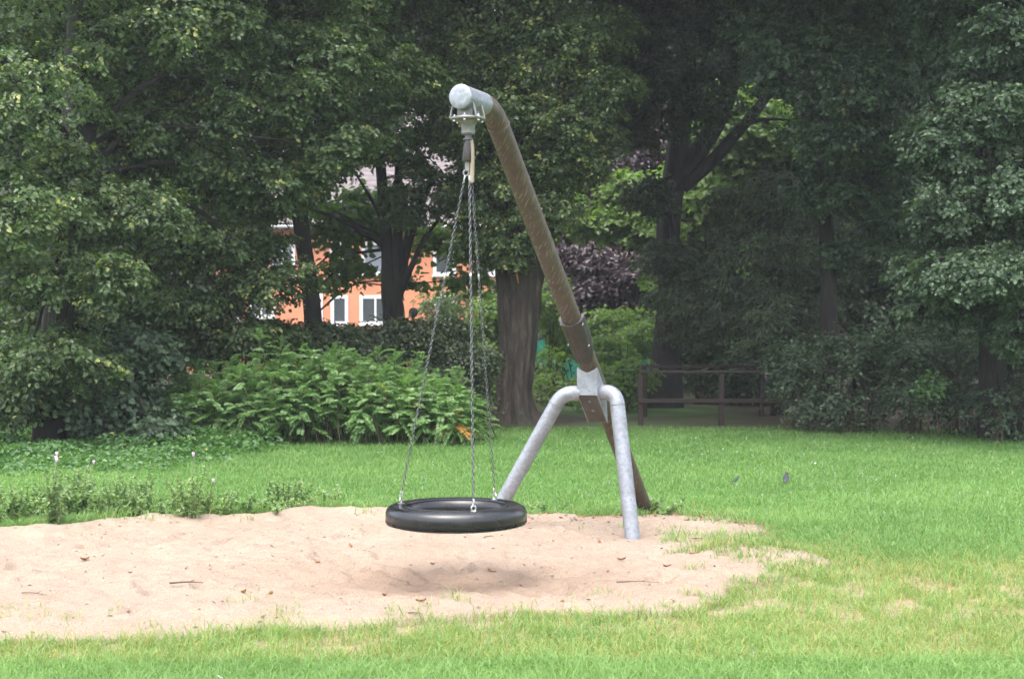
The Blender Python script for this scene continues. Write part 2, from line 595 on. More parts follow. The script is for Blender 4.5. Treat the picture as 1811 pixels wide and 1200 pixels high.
def tree(name, label, seed, trunk, rad, lobes, mat, bark='bark', group='trees behind the lawn', wob=None, stems=(), upper=5, cover=1.0, rs=0.5, size=0.068,
         hi=True, bract=0.0, cat_='tree', coarse=0.12, limbs=True, nseg=18, droop=0.35, width=0.38, nspray=30, nl=13, ub=None, base_z=0.0, back=0.45, flat=0.5, utop=(8.0, 13.0)):
    """trunk: control points in world coordinates with radii; lobes: (u, v, distance, ru, rv[, depth])."""
    rng = np.random.default_rng(seed)
    t = np.array(trunk, float)
    base = np.array([t[0][0], t[0][1], base_z])
    root = thing(name, base, label, cat_, group)
    L3 = [lobe3(l) for l in lobes]
    p, r = curve(t, 10, rad)
    tr = [tube(p, r, nseg, True, wob(rng) if wob else bark_wob(rng))]
    for s in stems:
        sp, sr = curve(np.array(s[0], float), 8, s[1])
        tr.append(tube(sp, sr, 12, True, bark_wob(rng, 5, 0.05)))
    (V, Fq, col), cs = foliage(rng, L3, rs, cover, nspray, nl, size, 0.32 * size / 0.10, hi, bract, droop, width, back, flat)
    parts = [(V, Fq, col)]
    if limbs:
        zmax = t[-1][2]
        for c, R in L3:
            zz = min(max(c[2] - 0.35 * np.hypot(*(c[:2] - base[:2])), t[0][2] + 0.45 * (zmax - t[0][2])), zmax)
            k = int(np.argmin(np.abs(p[:, 2] - zz)))
            tr.append(limb(rng, p[k], c, float(np.clip(r[k] * 0.22, 0.022, 0.055)), 0.014))
            near = cs[np.linalg.norm((cs - c) / R, axis=1) < 1.15]
            for q in near[rng.permutation(len(near))[:10]]:
                tr.append(limb(rng, c + (rng.random(3) - .5) * R * 0.5, q, 0.016, 0.005, 0, 4, 0.15, 3))
    if upper:
        b2 = ub if ub is not None else p[-1]
        ul = up_lobes(b2, upper, rng, utop[0], utop[1])
        (V2, F2, c2), _ = foliage(rng, ul, 0.9, 0.8, 22, 9, coarse, 0.6, hi, 0, droop, 0.45, 1.0)
        parts.append((V2, F2, c2))
        for c, R in ul:
            tr.append(limb(rng, p[-1], c, max(rad[-1] * 0.6, 0.04), 0.02))
    mesh('trunk', tr, M[bark], root, angle=70)
    V, Fq, col = cat(parts)
    fast_mesh('crown', V, Fq, M[mat], root, col=col)
    return root


def bush(name, label, seed, lobes, mat, group=None, rs=0.3, cover=1.2, size=0.06, hi=False, droop=0.1, nspray=16, nl=9, width=0.4, cat_='shrub', bract=0.0, back=0.5, flat=0.7, stems=8):
    rng = np.random.default_rng(seed)
    L3 = [lobe3(l) for l in lobes]
    c0 = np.mean([c for c, R in L3], 0)
    base = np.array([c0[0], c0[1], 0])
    root = thing(name, base, label, cat_, group)
    (V, Fq, col), cs = foliage(rng, L3, rs, cover, nspray, nl, size, 0.3, hi, bract, droop, width, back, flat)
    keep = (V[Fq].min(1)[:, 2] > 0.0)
    fast_mesh('foliage', V, Fq[keep], M[mat], root, col=col)
    st = []
    for c, R in L3:
        for k in range(stems):
            b = np.array([c[0] + rng.normal(0, R[0] * 0.3), c[1] + rng.normal(0, R[1] * 0.3), -0.03])
            e = c + rng.normal(0, 0.4, 3) * R
            st.append(limb(rng, b, e, 0.018, 0.006, 0, 5, 0.1, 4))
    mesh('stems', st, M['stem'], root, angle=80)
    return root

# ================================================================== SETTING
SAND = [(-500, 955), (-60, 945), (60, 940), (150, 930), (260, 918), (380, 918), (460, 912), (545, 901), (620, 905), (690, 906), (800, 904), (940, 917), (1030, 916), (1110, 913),
        (1190, 908), (1280, 915), (1350, 934), (1330, 962), (1400, 978), (1490, 1004), (1410, 1026), (1320, 1040), (1290, 1066), (1180, 1086), (1040, 1090), (900, 1090), (760, 1102),
        (600, 1124), (470, 1116), (300, 1138), (120, 1142), (-60, 1136), (-260, 1130), (-700, 1120)]
POLY = np.array([gp(u, v)[:2] for u, v in SAND])


def sdf(x, y):
    """Signed distance to the sand outline, negative inside."""
    x, y = np.ravel(x), np.ravel(y)
    d = np.full(x.shape, 1e9)
    ins = np.zeros(x.shape, bool)
    for i in range(len(POLY)):
        ax, ay = POLY[i]
        bx, by = POLY[(i + 1) % len(POLY)]
        ex, ey = bx - ax, by - ay
        t = np.clip(((x - ax) * ex + (y - ay) * ey) / (ex * ex + ey * ey), 0, 1)
        d = np.minimum(d, np.hypot(x - ax - t * ex, y - ay - t * ey))
        c = ((ay > y) != (by > y)) & (x < (bx - ax) * (y - ay) / (by - ay + 1e-12) + ax)
        ins ^= c
    d = np.where(ins, -d, d)
    return d + (0.22 + 0.55 * np.clip((x - 0.9) / 1.2, 0, 1)) * (vnoise(x * 1.9, y * 2.3, 3, 4) - 0.5)


def ground_mat():
    t = NT('lawn_ground')
    v = t.coord('Object')
    at = t.n('ShaderNodeAttribute', attribute_name='tint')
    sp = t.n('ShaderNodeSeparateColor', {'Color': at.outputs['Color']})
    n = t.noise(1.4, 5, 0.65, v)
    n2 = t.noise(22, 4, 0.6, v)
    g = t.ramp(n, [(0.3, (0.045, 0.12, 0.024)), (0.7, (0.085, 0.19, 0.04))])
    g = t.mix(t.ramp(n2, [(0.45, 0.0), (0.75, 0.6)]), g, (0.05, 0.075, 0.022))
    soil = t.ramp(n2, [(0.3, (0.20, 0.135, 0.09)), (0.7, (0.32, 0.24, 0.18))])
    thatch = t.ramp(n2, [(0.3, (0.13, 0.11, 0.045)), (0.7, (0.26, 0.20, 0.10))])
    g = t.mix(sp.outputs['Blue'], g, thatch)
    c = t.mix(sp.outputs['Red'], g, soil)
    leaf = t.ramp(t.noise(9, 5, 0.7, v), [(0.35, (0.028, 0.022, 0.016)), (0.7, (0.075, 0.055, 0.036))])
    c = t.mix(sp.outputs['Green'], c, leaf)
    return t.done(t.bsdf(c, 0.9, 0, 0.2, t.bump(n2, 0.5, 0.03)))


def sand_mat():
    t = NT('damp_sand')
    v = t.coord('Object')
    n = t.noise(1.1, 5, 0.6, v)
    n2 = t.noise(14, 5, 0.7, v)
    n3 = t.noise(95, 3, 0.65, v)
    n4 = t.noise(38, 2, 0.6, v)
    c = t.ramp(n, [(0.3, (0.248, 0.190, 0.142)), (0.7, (0.298, 0.233, 0.178))])
    c = t.mix(t.ramp(n2, [(0.50, 0.0), (0.75, 0.55)]), c, (0.205, 0.142, 0.102))
    c = t.mix(t.ramp(n3, [(0.52, 0.0), (0.68, 0.6)]), c, (0.17, 0.115, 0.082))
    c = t.mix(t.ramp(n3, [(0.30, 0.6), (0.42, 0.0)]), c, (0.42, 0.35, 0.29))
    c = t.mix(t.ramp(n4, [(0.66, 0.0), (0.70, 0.7)]), c, (0.12, 0.08, 0.055))
    at = t.n('ShaderNodeAttribute', attribute_name='tint')
    sp = t.n('ShaderNodeSeparateColor', {'Color': at.outputs['Color']})
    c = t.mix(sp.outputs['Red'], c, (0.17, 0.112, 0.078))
    hh = t.n('ShaderNodeMath', {0: n3, 1: n4}, operation='ADD').outputs[0]
    return t.done(t.bsdf(c, 0.9, 0, 0.25, t.bump(hh, 0.8, 0.014)))


TY = np.array([-0.378, 9.21])          # the tyre hangs above this spot


def grid(xs, ys):
    X, Y = np.meshgrid(xs, ys)
    nx, ny = len(xs), len(ys)
    i = np.arange(nx * ny).reshape(ny, nx)
    Fq = np.stack([i[:-1, :-1], i[:-1, 1:], i[1:, 1:], i[1:, :-1]], -1).reshape(-1, 4)
    return X.ravel(), Y.ravel(), Fq


def bare_at(x, y, sd):
    """How thin the turf is: sandy soil shows round the pit, mostly in front and to the right."""
    e = np.clip(1 - sd / 1.3, 0, 1) * np.where((y < 9.6), 1.0, 0.25)
    e = np.maximum(e, np.clip(1 - np.hypot((x - 2.2) / 3.2, (y - 8.6) / 1.9), 0, 1) * 1.0)
    e = np.where(y < 6.95, e * 0.15, e)
    return np.clip(e * 1.5 * (vnoise(x * 6.5, y * 4.8, 11, 4) * 2.5 - 1.02), 0, 1)


xs = np.concatenate([[-400, -150, -60, -30, -20], np.arange(-13, 13.01, 0.11), [20, 30, 60, 150, 400]])
ys = np.concatenate([[-60, -20, 0, 3], np.arange(4.5, 16, 0.11), np.arange(16, 32, 0.4), [36, 44, 60, 100, 200, 600]])
X, Y, Fq = grid(xs, ys)
SD = sdf(X, Y)
Z = np.where(SD < 0, -0.16 * np.clip(-SD / 0.3, 0, 1), 0.0)
near = (np.abs(X) < 13) & (Y > 4.4) & (Y < 32)
Z = Z + near * 0.03 * (vnoise(X * 1.1, Y * 1.1, 5, 3) - 0.5)
colg = np.zeros((len(X), 3))
colg[:, 0] = np.where(SD < 0.05, 1, bare_at(X, Y, SD))
litter = np.clip((Y - 24.0) / 2.0, 0, 1) * np.clip(1.4 * (vnoise(X * 0.5, Y * 0.5, 8, 3)), 0, 1)
litter = np.where(X < -5.2, np.maximum(litter, np.clip((Y - 19.5) / 1.5, 0, 1)), litter)
litter = np.maximum(litter, np.clip((X - 4.0) / 1.5, 0, 1) * np.clip((Y - 22.3) / 0.8, 0, 1))
colg[:, 1] = np.where(Y > 60, 0.3, litter)
colg[:, 2] = np.clip((11.2 - Y) / 1.5, 0, 1) * np.clip((Y - 6.8) / 0.3, 0, 1) * np.clip(vnoise(X * 2.2, Y * 1.9, 15, 4) * 2.4 - 0.55, 0, 1)
M['ground'] = ground_mat()
g = fast_mesh('lawn', np.stack([X, Y, Z], 1), Fq, M['ground'], col=colg, smooth=True)
tag(g, kind='structure')


def sand_h(x, y, sd):
    inn = np.clip(-sd / 0.35, 0, 1)
    h = 0.012 + 0.02 * inn
    h = h + inn * (0.055 * (vnoise(x * 0.9, y * 0.9, 21, 2) - 0.5) + 0.045 * (vnoise(x * 3.1, y * 3.1, 22, 2) - 0.5) + 0.055 * (vnoise(x * 9.5, y * 9.5, 23, 3) - 0.5))
    rim = np.exp(-((-sd - 0.22) / 0.16) ** 2) * np.where(y > 9.8, 0.05, 0.012)
    dx, dy = (x - TY[0]) / 1.05, (y - TY[1]) / 0.72
    h = h + rim - 0.055 * np.exp(-(dx * dx + dy * dy)) + 0.02 * np.exp(-((np.hypot(dx, dy) - 1.6) / 0.35) ** 2)
    h = h - (x > 0.6) * rim * 0.7
    # scuffs and old footprints
    for (fx, fy, a, l) in FEET:
        c, s = math.cos(a), math.sin(a)
        px, py = (x - fx) * c + (y - fy) * s, -(x - fx) * s + (y - fy) * c
        q = np.exp(-((px / l) ** 4 + (py / (0.42 * l)) ** 4))
        h = h - 0.028 * q + 0.013 * np.exp(-((np.hypot(px / l, py / (0.5 * l)) - 1.25) / 0.25) ** 2)
    ff = np.exp(-(np.hypot(x - 1.02, y - 11.15) / 0.28) ** 4)
    h = h * (1 - ff) + 0.012 * ff
    return np.where(sd > -0.02, -0.03, h)


_r = np.random.default_rng(5)
FEET = [(x, y, _r.random() * 3.14, 0.10 + 0.07 * _r.random()) for x, y in zip(_r.uniform(-3.6, 2.2, 70), _r.uniform(8.0, 11.6, 70))]
FEET += [(x, y, _r.random() * 3.14, 0.10 + 0.08 * _r.random()) for x, y in zip(_r.normal(TY[0], 0.7, 26), _r.normal(TY[1] + 0.1, 0.4, 26))]
X, Y, Fq = grid(np.arange(-9.0, 3.4, 0.028), np.arange(6.9, 13.6, 0.028))
SD = sdf(X, Y)
Z = sand_h(X, Y, SD)
keep = (SD[Fq].min(1) < 0.03)
Fq = Fq[keep]
used = np.unique(Fq)
remap = np.zeros(len(X), int)
remap[used] = np.arange(len(used))
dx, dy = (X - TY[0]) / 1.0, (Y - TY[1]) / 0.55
damp = np.clip(np.exp(-(dx * dx + dy * dy)) * 1.1 * (0.3 + 1.2 * vnoise(X * 3.5, Y * 5, 31, 4)), 0, 0.6)  # damp dug sand, with some of the tyre's shade painted in
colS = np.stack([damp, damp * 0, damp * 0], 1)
M['sand'] = sand_mat()
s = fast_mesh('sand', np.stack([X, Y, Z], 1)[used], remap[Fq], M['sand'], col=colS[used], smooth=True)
tag(s, kind='structure')


def ground_z(x, y):
    sd = sdf(np.atleast_1d(x), np.atleast_1d(y))
    return np.where(sd < -0.02, sand_h(np.atleast_1d(np.asarray(x, float)), np.atleast_1d(np.asarray(y, float)), sd), 0.0)


# ------------------------------------------------------------------ grass
def blades(rng, x, y, z, h, w, lean, tint, special):
    n = len(x)
    a = rng.random(n) * 6.283
    d = np.stack([np.cos(a), np.sin(a), np.zeros(n)], 1)
    b2 = a + rng.normal(0, 0.8, n) + 1.57
    wv = np.stack([np.cos(b2), np.sin(b2), np.zeros(n)], 1) * w[:, None]
    p = np.stack([x, y, z], 1)
    mid = p + d * (h * lean * 0.35)[:, None] + UP * (h * 0.6)[:, None]
    tip = p + d * (h * lean)[:, None] + UP * (h * np.sqrt(np.clip(1 - 0.35 * lean * lean, 0.2, 1)))[:, None]
    P = np.stack([p - wv, p + wv, mid + wv * 0.75, mid - wv * 0.75, tip + wv * 0.1, tip - wv * 0.1], 1).reshape(-1, 3)
    Fq = (np.arange(n)[:, None, None] * 6 + np.array([[0, 1, 2, 3], [3, 2, 4, 5]])[None]).reshape(-1, 4)
    c = np.repeat(np.stack([rng.random(n), tint, special], 1), 6, 0)
    return P, Fq, c


rng = np.random.default_rng(12)
N = 760000
Y = 5.7 * np.exp(rng.random(N) ** 1.12 * math.log(25.5 / 5.7))
X = (rng.random(N) - 0.5) * 2 * (0.47 * Y + 0.6)
sd = sdf(X, Y)
bare = bare_at(X, Y, sd)
clump = vnoise(X * 6.5, Y * 6.5, 41, 3)
tuft = vnoise(X * 3.0, Y * 2.4, 42, 3)
p_in = np.where(sd < -0.02, 0.55 * np.clip(tuft * 4 - 2.35 + 0.35 * (X > 1.15) + 1.1 * np.clip(X - 0.7, 0, 1) * np.exp(np.minimum(sd, 0) / 0.35) + 0.25 * (Y < 8.4) - 0.9 * np.clip(-sd - 0.25, 0, 3), 0, 1) * (sd > -1.3) * np.where(X > 0.9, 1.0, 0.35), 1.0)
thin = np.clip((11.2 - Y) / 1.5, 0, 1) * np.clip((Y - 6.8) / 0.3, 0, 1) * np.clip(vnoise(X * 2.2, Y * 1.9, 15, 4) * 2.4 - 0.55, 0, 1)
p = p_in * np.where(sd < 0.0, 1, (1 - 0.88 * bare) * (1 - 0.45 * thin))
p = p * np.where(litter_ := (np.where(X < -5.2, np.clip((Y - 19.8) / 1.2, 0, 1), 0) + np.clip((Y - 23.5) / 2, 0, 1) * 0.75), 1, 1) * (1 - np.clip(litter_, 0, 1))
k = rng.random(N) < p
X, Y, sd, bare, clump, tuft, thin = X[k], Y[k], sd[k], bare[k], clump[k], tuft[k], thin[k]
n = len(X)
edge = np.exp(-np.abs(sd) / 0.22)
h = (0.035 + 0.055 * rng.random(n) ** 1.5) * (0.65 + 0.8 * clump)
h = np.where(Y > 12.6, h * 0.8, h)
h += edge * (X < -0.9) * (Y > 10) * 0.13 * rng.random(n)
h += edge * 0.055 * rng.random(n) ** 2 * (tuft > 0.45)
h += ((Y > 17.5) & (X < -1.0)) * 0.07 * rng.random(n) * tuft
tall = (rng.random(n) < 0.004 + 0.012 * edge) * (Y < 13)
h = np.where(tall, h + 0.10 * rng.random(n), h)
w = (0.0008 + 0.00019 * Y) * (0.7 + 0.6 * rng.random(n))
front = np.clip((10.6 - Y) / 1.5, 0, 1) * (Y > 6.9)
dry = np.clip(thin * 0.5 + bare * 1.2 + 0.35 * np.exp(-np.clip(sd, 0, 9) / 0.6) * (Y < 11) + front * 0.42 * (0.4 + 1.2 * vnoise(X * 1.6, Y * 1.6, 46, 3)), 0, 0.8) * (Y > 6.85)
special = (rng.random(n) < dry * 0.55 + 0.015) * (0.3 + 0.6 * rng.random(n))
clover = np.clip(vnoise(X * 0.8, Y * 0.8, 44, 3) * 3 - 1.2, 0, 1)
tint = np.clip(0.15 + 0.5 * clump + 0.45 * clover + front * 0.3 - 0.35 * np.clip((Y - 16) / 6, 0, 1) + 0.25 * (Y < 6.9), 0, 1)  # far lawn darkened: shade of the trees painted into the blade colour
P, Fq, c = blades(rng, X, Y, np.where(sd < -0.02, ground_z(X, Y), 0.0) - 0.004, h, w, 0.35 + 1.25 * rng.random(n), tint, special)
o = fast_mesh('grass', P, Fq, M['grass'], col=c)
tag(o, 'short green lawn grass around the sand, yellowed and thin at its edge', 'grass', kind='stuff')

# daisies scattered in the lawn
rng = np.random.default_rng(3)
n = 420
Y = rng.uniform(12.0, 22.5, n)
X = rng.uniform(-0.1, 0.46, n) * Y
e = rng.random(n) < 0.12
X = np.where(e, rng.uniform(-0.4, 0.4, n) * 7.0, X)
Y = np.where(e, rng.uniform(6.3, 7.6, n), Y)
k = (sdf(X, Y) > 0.2) & (vnoise(X * 1.3, Y * 1.3, 51, 2) > 0.45)
X, Y = X[k], Y[k]
vs, fs = [], []
for i, (x, y) in enumerate(zip(X, Y)):
    a = np.linspace(0, 6.283, 7)[:-1]
    r = 0.010 + 0.006 * rng.random()
    z = 0.04 + 0.02 * rng.random()
    tl = rng.normal(0, 0.3, 2) + np.array([0, -0.5])
    vs.append((np.stack([x + r * np.cos(a), y + r * np.sin(a), z + r * (tl[0] * np.cos(a) + tl[1] * np.sin(a))], 1), [tuple(range(6))]))
    vs.append(tube([[x, y, 0], [x, y, z - 0.001]], 0.0012, 3, False))
o = mesh('daisies', vs, M['petal'])
tag(o, 'tiny white daisies scattered through the lawn', 'flowers', kind='stuff')

# ================================================================== SWING FRAME
D2 = nz(np.array([-0.41, -0.91, 0]))            # plan direction in which the mast leans
PV = np.array([-0.299, 9.25, 0.0])              # pivot in plan
ZH = 3.285                                      # height of the head pipe
Bm = np.array([1.312, 12.98, -0.10])
K = PV - D2 * 0.38 + UP * ZH
AX = nz(K - Bm)                                 # up along the mast
CAPC = PV + D2 * 0.11 + UP * ZH
RM = 0.080
fr = thing('swing_frame', (1.312, 12.98, 0), 'leaning brown swing mast with galvanised head pipe and two grey support legs', 'swing frame')

# bend between the mast and the head pipe
tl = 0.16
p0, p2 = K - AX * tl, K + D2 * tl
bend = [(1 - s) ** 2 * p0 + 2 * s * (1 - s) * K + s * s * p2 for s in np.linspace(0, 1, 10)]
path = [Bm + (p0 - Bm) * s for s in np.linspace(0, 1, 30)][:-1] + bend


def uv_tube(name, path, r, n, mat, parent):
    V, Fl = tube(path, r, n)
    o = mesh(name, [(V, Fl)], mat, parent, angle=50)
    uv = o.data.uv_layers.new(name='UVMap')
    path = np.array(path)
    s = np.concatenate([[0], np.cumsum(np.linalg.norm(np.diff(path, axis=0), axis=1))])
    for poly in o.data.polygons:
        vi = list(poly.vertices)
        js = [v % n for v in vi]
        wrap = (max(js) - min(js)) > n / 2
        for li, v in zip(poly.loop_indices, vi):
            j = v % n
            if wrap and j == 0:
                j = n
            uv.data[li].uv = (j / n, s[v // n] * 0.9)
    return o


mast = uv_tube('mast', path, RM, 32, M['mast'], fr)
# weld seam between bend and mast
mesh('weld_seam', [lathe(p0 - AX * 0.006, AX, [(RM + 0.0005, 0), (RM + 0.004, 0.003), (RM + 0.004, 0.010), (RM + 0.0005, 0.013)], 32)], M['mast'], fr)
hp = mesh('head_pipe', [lathe(p2, D2, [(RM + 0.003, 0), (RM + 0.003, float(np.dot(CAPC - p2, D2)))], 36)], M['galv'], fr)
mesh('end_cap', [lathe(CAPC, D2, [(RM + 0.004, 0.0), (RM + 0.004, 0.010), (RM * 0.93, 0.016), (RM * 0.55, 0.019)], 36)], M['galv'], fr)
# U-straps, plate, hub
ZP = 3.150
cpl = PV + UP * ZP
PERP = nz(np.cross(D2, UP))
for k in (-0.075, 0.055):
    c = PV - D2 * k + UP * ZH
    for sg in (-1, 1):
        a0, a1 = math.radians(-28), math.radians(-60)
        pth = [c + PERP * sg * math.cos(a0) * (RM + 0.003) + UP * math.sin(a0) * (RM + 0.003),
               c + PERP * sg * 0.088 + UP * -0.085, c + PERP * sg * 0.098 + UP * (ZP - ZH)]
        mesh('clamp_strap', [tube(pth, [0.007, 0.008, 0.008], 8)], M['plate'], fr)
pl = mesh('mounting_plate', [lathe(cpl, UP, [(0.118, -0.008), (0.121, -0.004), (0.121, 0.004), (0.118, 0.008)], 40)], M['plate'], fr)
blk = [box(PV + D2 * k + UP * (ZP + 0.035), D2, PERP, UP, 0.02, 0.05, 0.028, 0.004) for k in (-0.06, 0.05)]
mesh('saddle_block', blk, M['plate'], pl)
for k in range(6):
    a = k * math.pi / 3 + 0.3
    b = cpl + np.array([math.cos(a), math.sin(a), 0]) * 0.095
    mesh('bolt', [lathe(b, UP, [(0.011, -0.019), (0.011, -0.008), (0.014, 0.008), (0.014, 0.014), (0.009, 0.018), (0.007, 0.026)], 8)], M['steel'], pl)
mesh('bearing_hub', [lathe(cpl - UP * 0.105, UP, [(0.040, 0), (0.047, 0.008), (0.047, 0.060), (0.056, 0.075), (0.075, 0.094), (0.075, 0.0965)], 28)], M['plate'], fr)

# rubber guard: piece of old tyre bolted round the mast
NRM = nz(np.cross(PERP, AX))
if NRM[2] > 0: NRM = -NRM                        # away from the mast, downwards and towards the swing
s_hi, s_lo = 0.425, 0.545


def mast_at(s):
    return K + (Bm - K) * s


def axis_at_v(v):
    lo, hi = 0.0, 1.0
    for _ in range(50):
        m = (lo + hi) / 2
        q = mast_at(m)
        vv = 600 - F * (q[2] - HC) / q[1]
        lo, hi = (m, hi) if vv < v else (lo, m)
    return mast_at(lo)


ga, gb = axis_at_v(561), axis_at_v(628)
glen = float(np.linalg.norm(gb - ga))
V, Fl = [], []
nA, nS = 30, 22
for i in range(nS + 1):
    s_ = i / nS
    half = math.radians(118) * (1 - 0.62 * max(0, (s_ - 0.30) / 0.70) ** 2.0)
    for j in range(nA + 1):
        t = -half + 2 * half * j / nA
        rr = RM + 0.016 + 0.006 * (1 - s_) + 0.004 * (1 if (j % 6) < 4 else -0.3)
        V.append(ga - AX * glen * s_ + rr * (math.cos(t) * NRM + math.sin(t) * PERP))
n0 = len(V)
for i in range(nS + 1):
    s_ = i / nS
    half = math.radians(118) * (1 - 0.62 * max(0, (s_ - 0.30) / 0.70) ** 2.0)
    for j in range(nA + 1):
        t = -half + 2 * half * j / nA
        V.append(ga - AX * glen * s_ + (RM + 0.003) * (math.cos(t) * NRM + math.sin(t) * PERP))
W_ = nA + 1
for i in range(nS):
    for j in range(nA):
        a = i * W_ + j
        Fl.append((a, a + 1, a + W_ + 1, a + W_))
        Fl.append((n0 + a, n0 + a + W_, n0 + a + W_ + 1, n0 + a + 1))
for i in range(nS):
    for j in (0, nA):
        a = i * W_ + j
        Fl.append((a, a + W_, n0 + a + W_, n0 + a))
for i in (0, nS):
    for j in range(nA):
        a = i * W_ + j
        Fl.append((a, a + 1, n0 + a + 1, n0 + a))
gd = mesh('rubber_guard', [(np.array(V), Fl)], M['guard'], fr, angle=55)
for (s_, t) in ((0.08, 62), (0.10, -70), (0.62, 66), (0.62, -60)):
    t = math.radians(t)
    dr = math.cos(t) * NRM + math.sin(t) * PERP
    mesh('bolt', [lathe(ga - AX * glen * s_ + dr * (RM + 0.018), dr, [(0.012, 0), (0.012, 0.006), (0.007, 0.010)], 8)], M['steel'], gd)

# bracket under the mast that takes the two legs
bc = axis_at_v(642)
HW, N0, PH, LB = 0.092, 0.045, 0.235, 0.33
th = 0.005
DN = np.array([0, 0, -1.0])
NP, AP = float(np.dot(DN, NRM)), float(np.dot(DN, AX))     # straight down, split along the mast's normal and axis
N1, A1 = N0 + PH * NP, PH * AP
fo = bc + NRM * N0                                          # top edge of the front plate
notch = [(RM * 1.0 * math.sin(t), -0.010 - 0.026 * math.cos(t * 1.4)) for t in np.linspace(math.radians(-62), math.radians(62), 11)]
outl = [(-HW, 0.0)] + notch + [(HW, 0.0), (HW, -PH), (-HW, -PH)]
Vf = [fo + PERP * a + UP * b + D2 * th for a, b in outl] + [fo + PERP * a + UP * b - D2 * th for a, b in outl]
m_ = len(outl)
Ff = [tuple(range(m_)), tuple(range(2 * m_ - 1, m_ - 1, -1))] + [(i, i + m_, (i + 1) % m_ + m_, (i + 1) % m_) for i in range(m_)]
br = mesh('bracket', [(np.array(Vf), Ff)], M['galv'], fr, angle=30)
mesh('base_plate', [box(bc + NRM * (N1 - 0.006) + AX * (A1 - LB / 2 - 0.012), PERP, NRM, AX, HW - 0.011, 0.004, LB / 2)], M['underside'], br, angle=20)
for sgn in (-1, 1):
    # side cheeks, cut on the slant at their lower end
    a0 = bc + PERP * sgn * (HW - 0.005)
    pr = [(N0 + 0.004, -0.012), (N1, A1 - 0.012), (N1, A1 - LB - 0.03), (N0 + 0.004, -LB * 0.95)]
    Vc = [a0 + PERP * q * 0.004 + NRM * b + AX * l for q in (-1, 1) for b, l in pr]
    mesh('side_cheek', [(np.array(Vc), [(0, 1, 2, 3), (7, 6, 5, 4), (0, 4, 5, 1), (1, 5, 6, 2), (2, 6, 7, 3), (3, 7, 4, 0)])], M['galv'], br)
for k in (0.25, 0.6):
    mesh('bolt', [lathe(bc + AX * (A1 - LB * k) + NRM * (N1 - 0.001), NRM, [(0.012, 0), (0.012, 0.007), (0.007, 0.011)], 8)], M['plate'], br)

bd = bc[1] - 0.06
cent = bc + np.array([0, 0.055, 0])
LEGR = 0.0635
for nm, seq, foot in (('left', [(1003, 698, -0.004), (984, 714, 0.02)], gp(845, 935)), ('right', [(1072, 697, -0.05), (1092, 716, -0.10)], gp(1123, 955))):
    side = cent + (-PERP if nm == 'left' else PERP) * 0.0
    foot = foot - UP * 0.15
    foot_dir = None
    k0 = pt(1027 if nm == 'left' else 1053, 696, cent[1])
    k1 = pt(seq[0][0], seq[0][1], cent[1] + seq[0][2])
    k2 = pt(seq[1][0], seq[1][1], cent[1] + seq[1][2])
    # straight leg, then a round bend into the bracket
    dl = nz(k2 - foot)
    cor = k2 + dl * 0.13
    din = k0 - cor
    e1 = cor + nz(din) * 0.13
    arc = [(1 - s) ** 2 * k2 + 2 * s * (1 - s) * cor + s * s * e1 for s in np.linspace(0, 1, 12)]
    lg = [foot + (k2 - foot) * s for s in np.linspace(0, 1, 8)][:-1] + arc + ([k0] if np.linalg.norm(k0 - e1) > 0.03 else [])
    L = mesh('leg', [tube(lg, LEGR, 28)], M['galv'], fr)
    mesh('weld_seam', [lathe(k2 - dl * 0.005, dl, [(LEGR + 0.0005, 0), (LEGR + 0.003, 0.002), (LEGR + 0.003, 0.006), (LEGR + 0.0005, 0.008)], 28)], M['plate'], L)

# ================================================================== TYRE SWING
TC = np.array([TY[0], TY[1], 0.462])
sw = thing('tyre_swing', TC, 'black rubber tyre seat hanging flat on three chains above the sand', 'tyre swing')
prof = []
RO, RI, HH = 0.480, 0.318, 0.070
for t in np.linspace(0, 2 * np.pi, 48, endpoint=False):
    c, s_ = math.cos(t), math.sin(t)
    e = 2.6
    q = (abs(c) ** e + abs(s_) ** e) ** (-1 / e)
    r = (RO + RI) / 2 + q * c * (RO - RI) / 2
    z = q * s_ * HH
    # lip at the bead
    prof.append((r, z))
prof = [(r, z) for r, z in prof]
V, Fl = lathe(TC, UP, prof, 96, True)
ty = mesh('tyre', [(V, Fl)], M['rubber'], sw, angle=60)
for z in (-0.028, -0.040, -0.052):
    rr = RO - 0.0035 - (0.006 if z < -0.05 else 0)
    mesh('tread_rib', [lathe(TC + UP * z, UP, [(rr - 0.006, -0.0035), (rr + 0.004, -0.0025), (rr + 0.004, 0.0025), (rr - 0.006, 0.0035)], 96, True)], M['rubber'], ty)
for r_ in (0.345, 0.425):
    mesh('sidewall_ring', [lathe(TC + UP * (HH - 0.004), UP, [(r_ - 0.004, -0.004), (r_ - 0.002, 0.005), (r_ + 0.002, 0.005), (r_ + 0.004, -0.004)], 96, True)], M['rubber'], ty)

# swivel below the bearing
TOPZ = ZP - 0.105
piv = PV + UP * TOPZ
mesh('swivel_pin', [lathe(piv - UP * 0.040, UP, [(0.020, -0.02), (0.020, 0.0), (0.034, 0.003), (0.034, 0.012), (0.022, 0.016), (0.022, 0.041)], 20)], M['darkmetal'], sw)
mesh('rubber_sleeve', [lathe(piv - UP * 0.185 + XA * -0.008, nz(UP + XA * 0.04), [(0.030, 0), (0.033, 0.004), (0.030, 0.07), (0.025, 0.130), (0.021, 0.133)], 20)], M['guard'], sw)
mesh('fork', [box(piv - UP * 0.215 - XA * 0.006, XA, YA, UP, 0.016, 0.010, 0.036, 0.004), ring(piv - UP * 0.262 - XA * 0.014, UP, XA, 0.052, 0.050, 0.007)], M['plate'], sw)
hs = curve([piv + XA * 0.018 + UP * -0.035, piv + XA * 0.026 - UP * 0.10, piv + XA * 0.027 - UP * 0.22, piv + XA * 0.024 - UP * 0.325], 8)
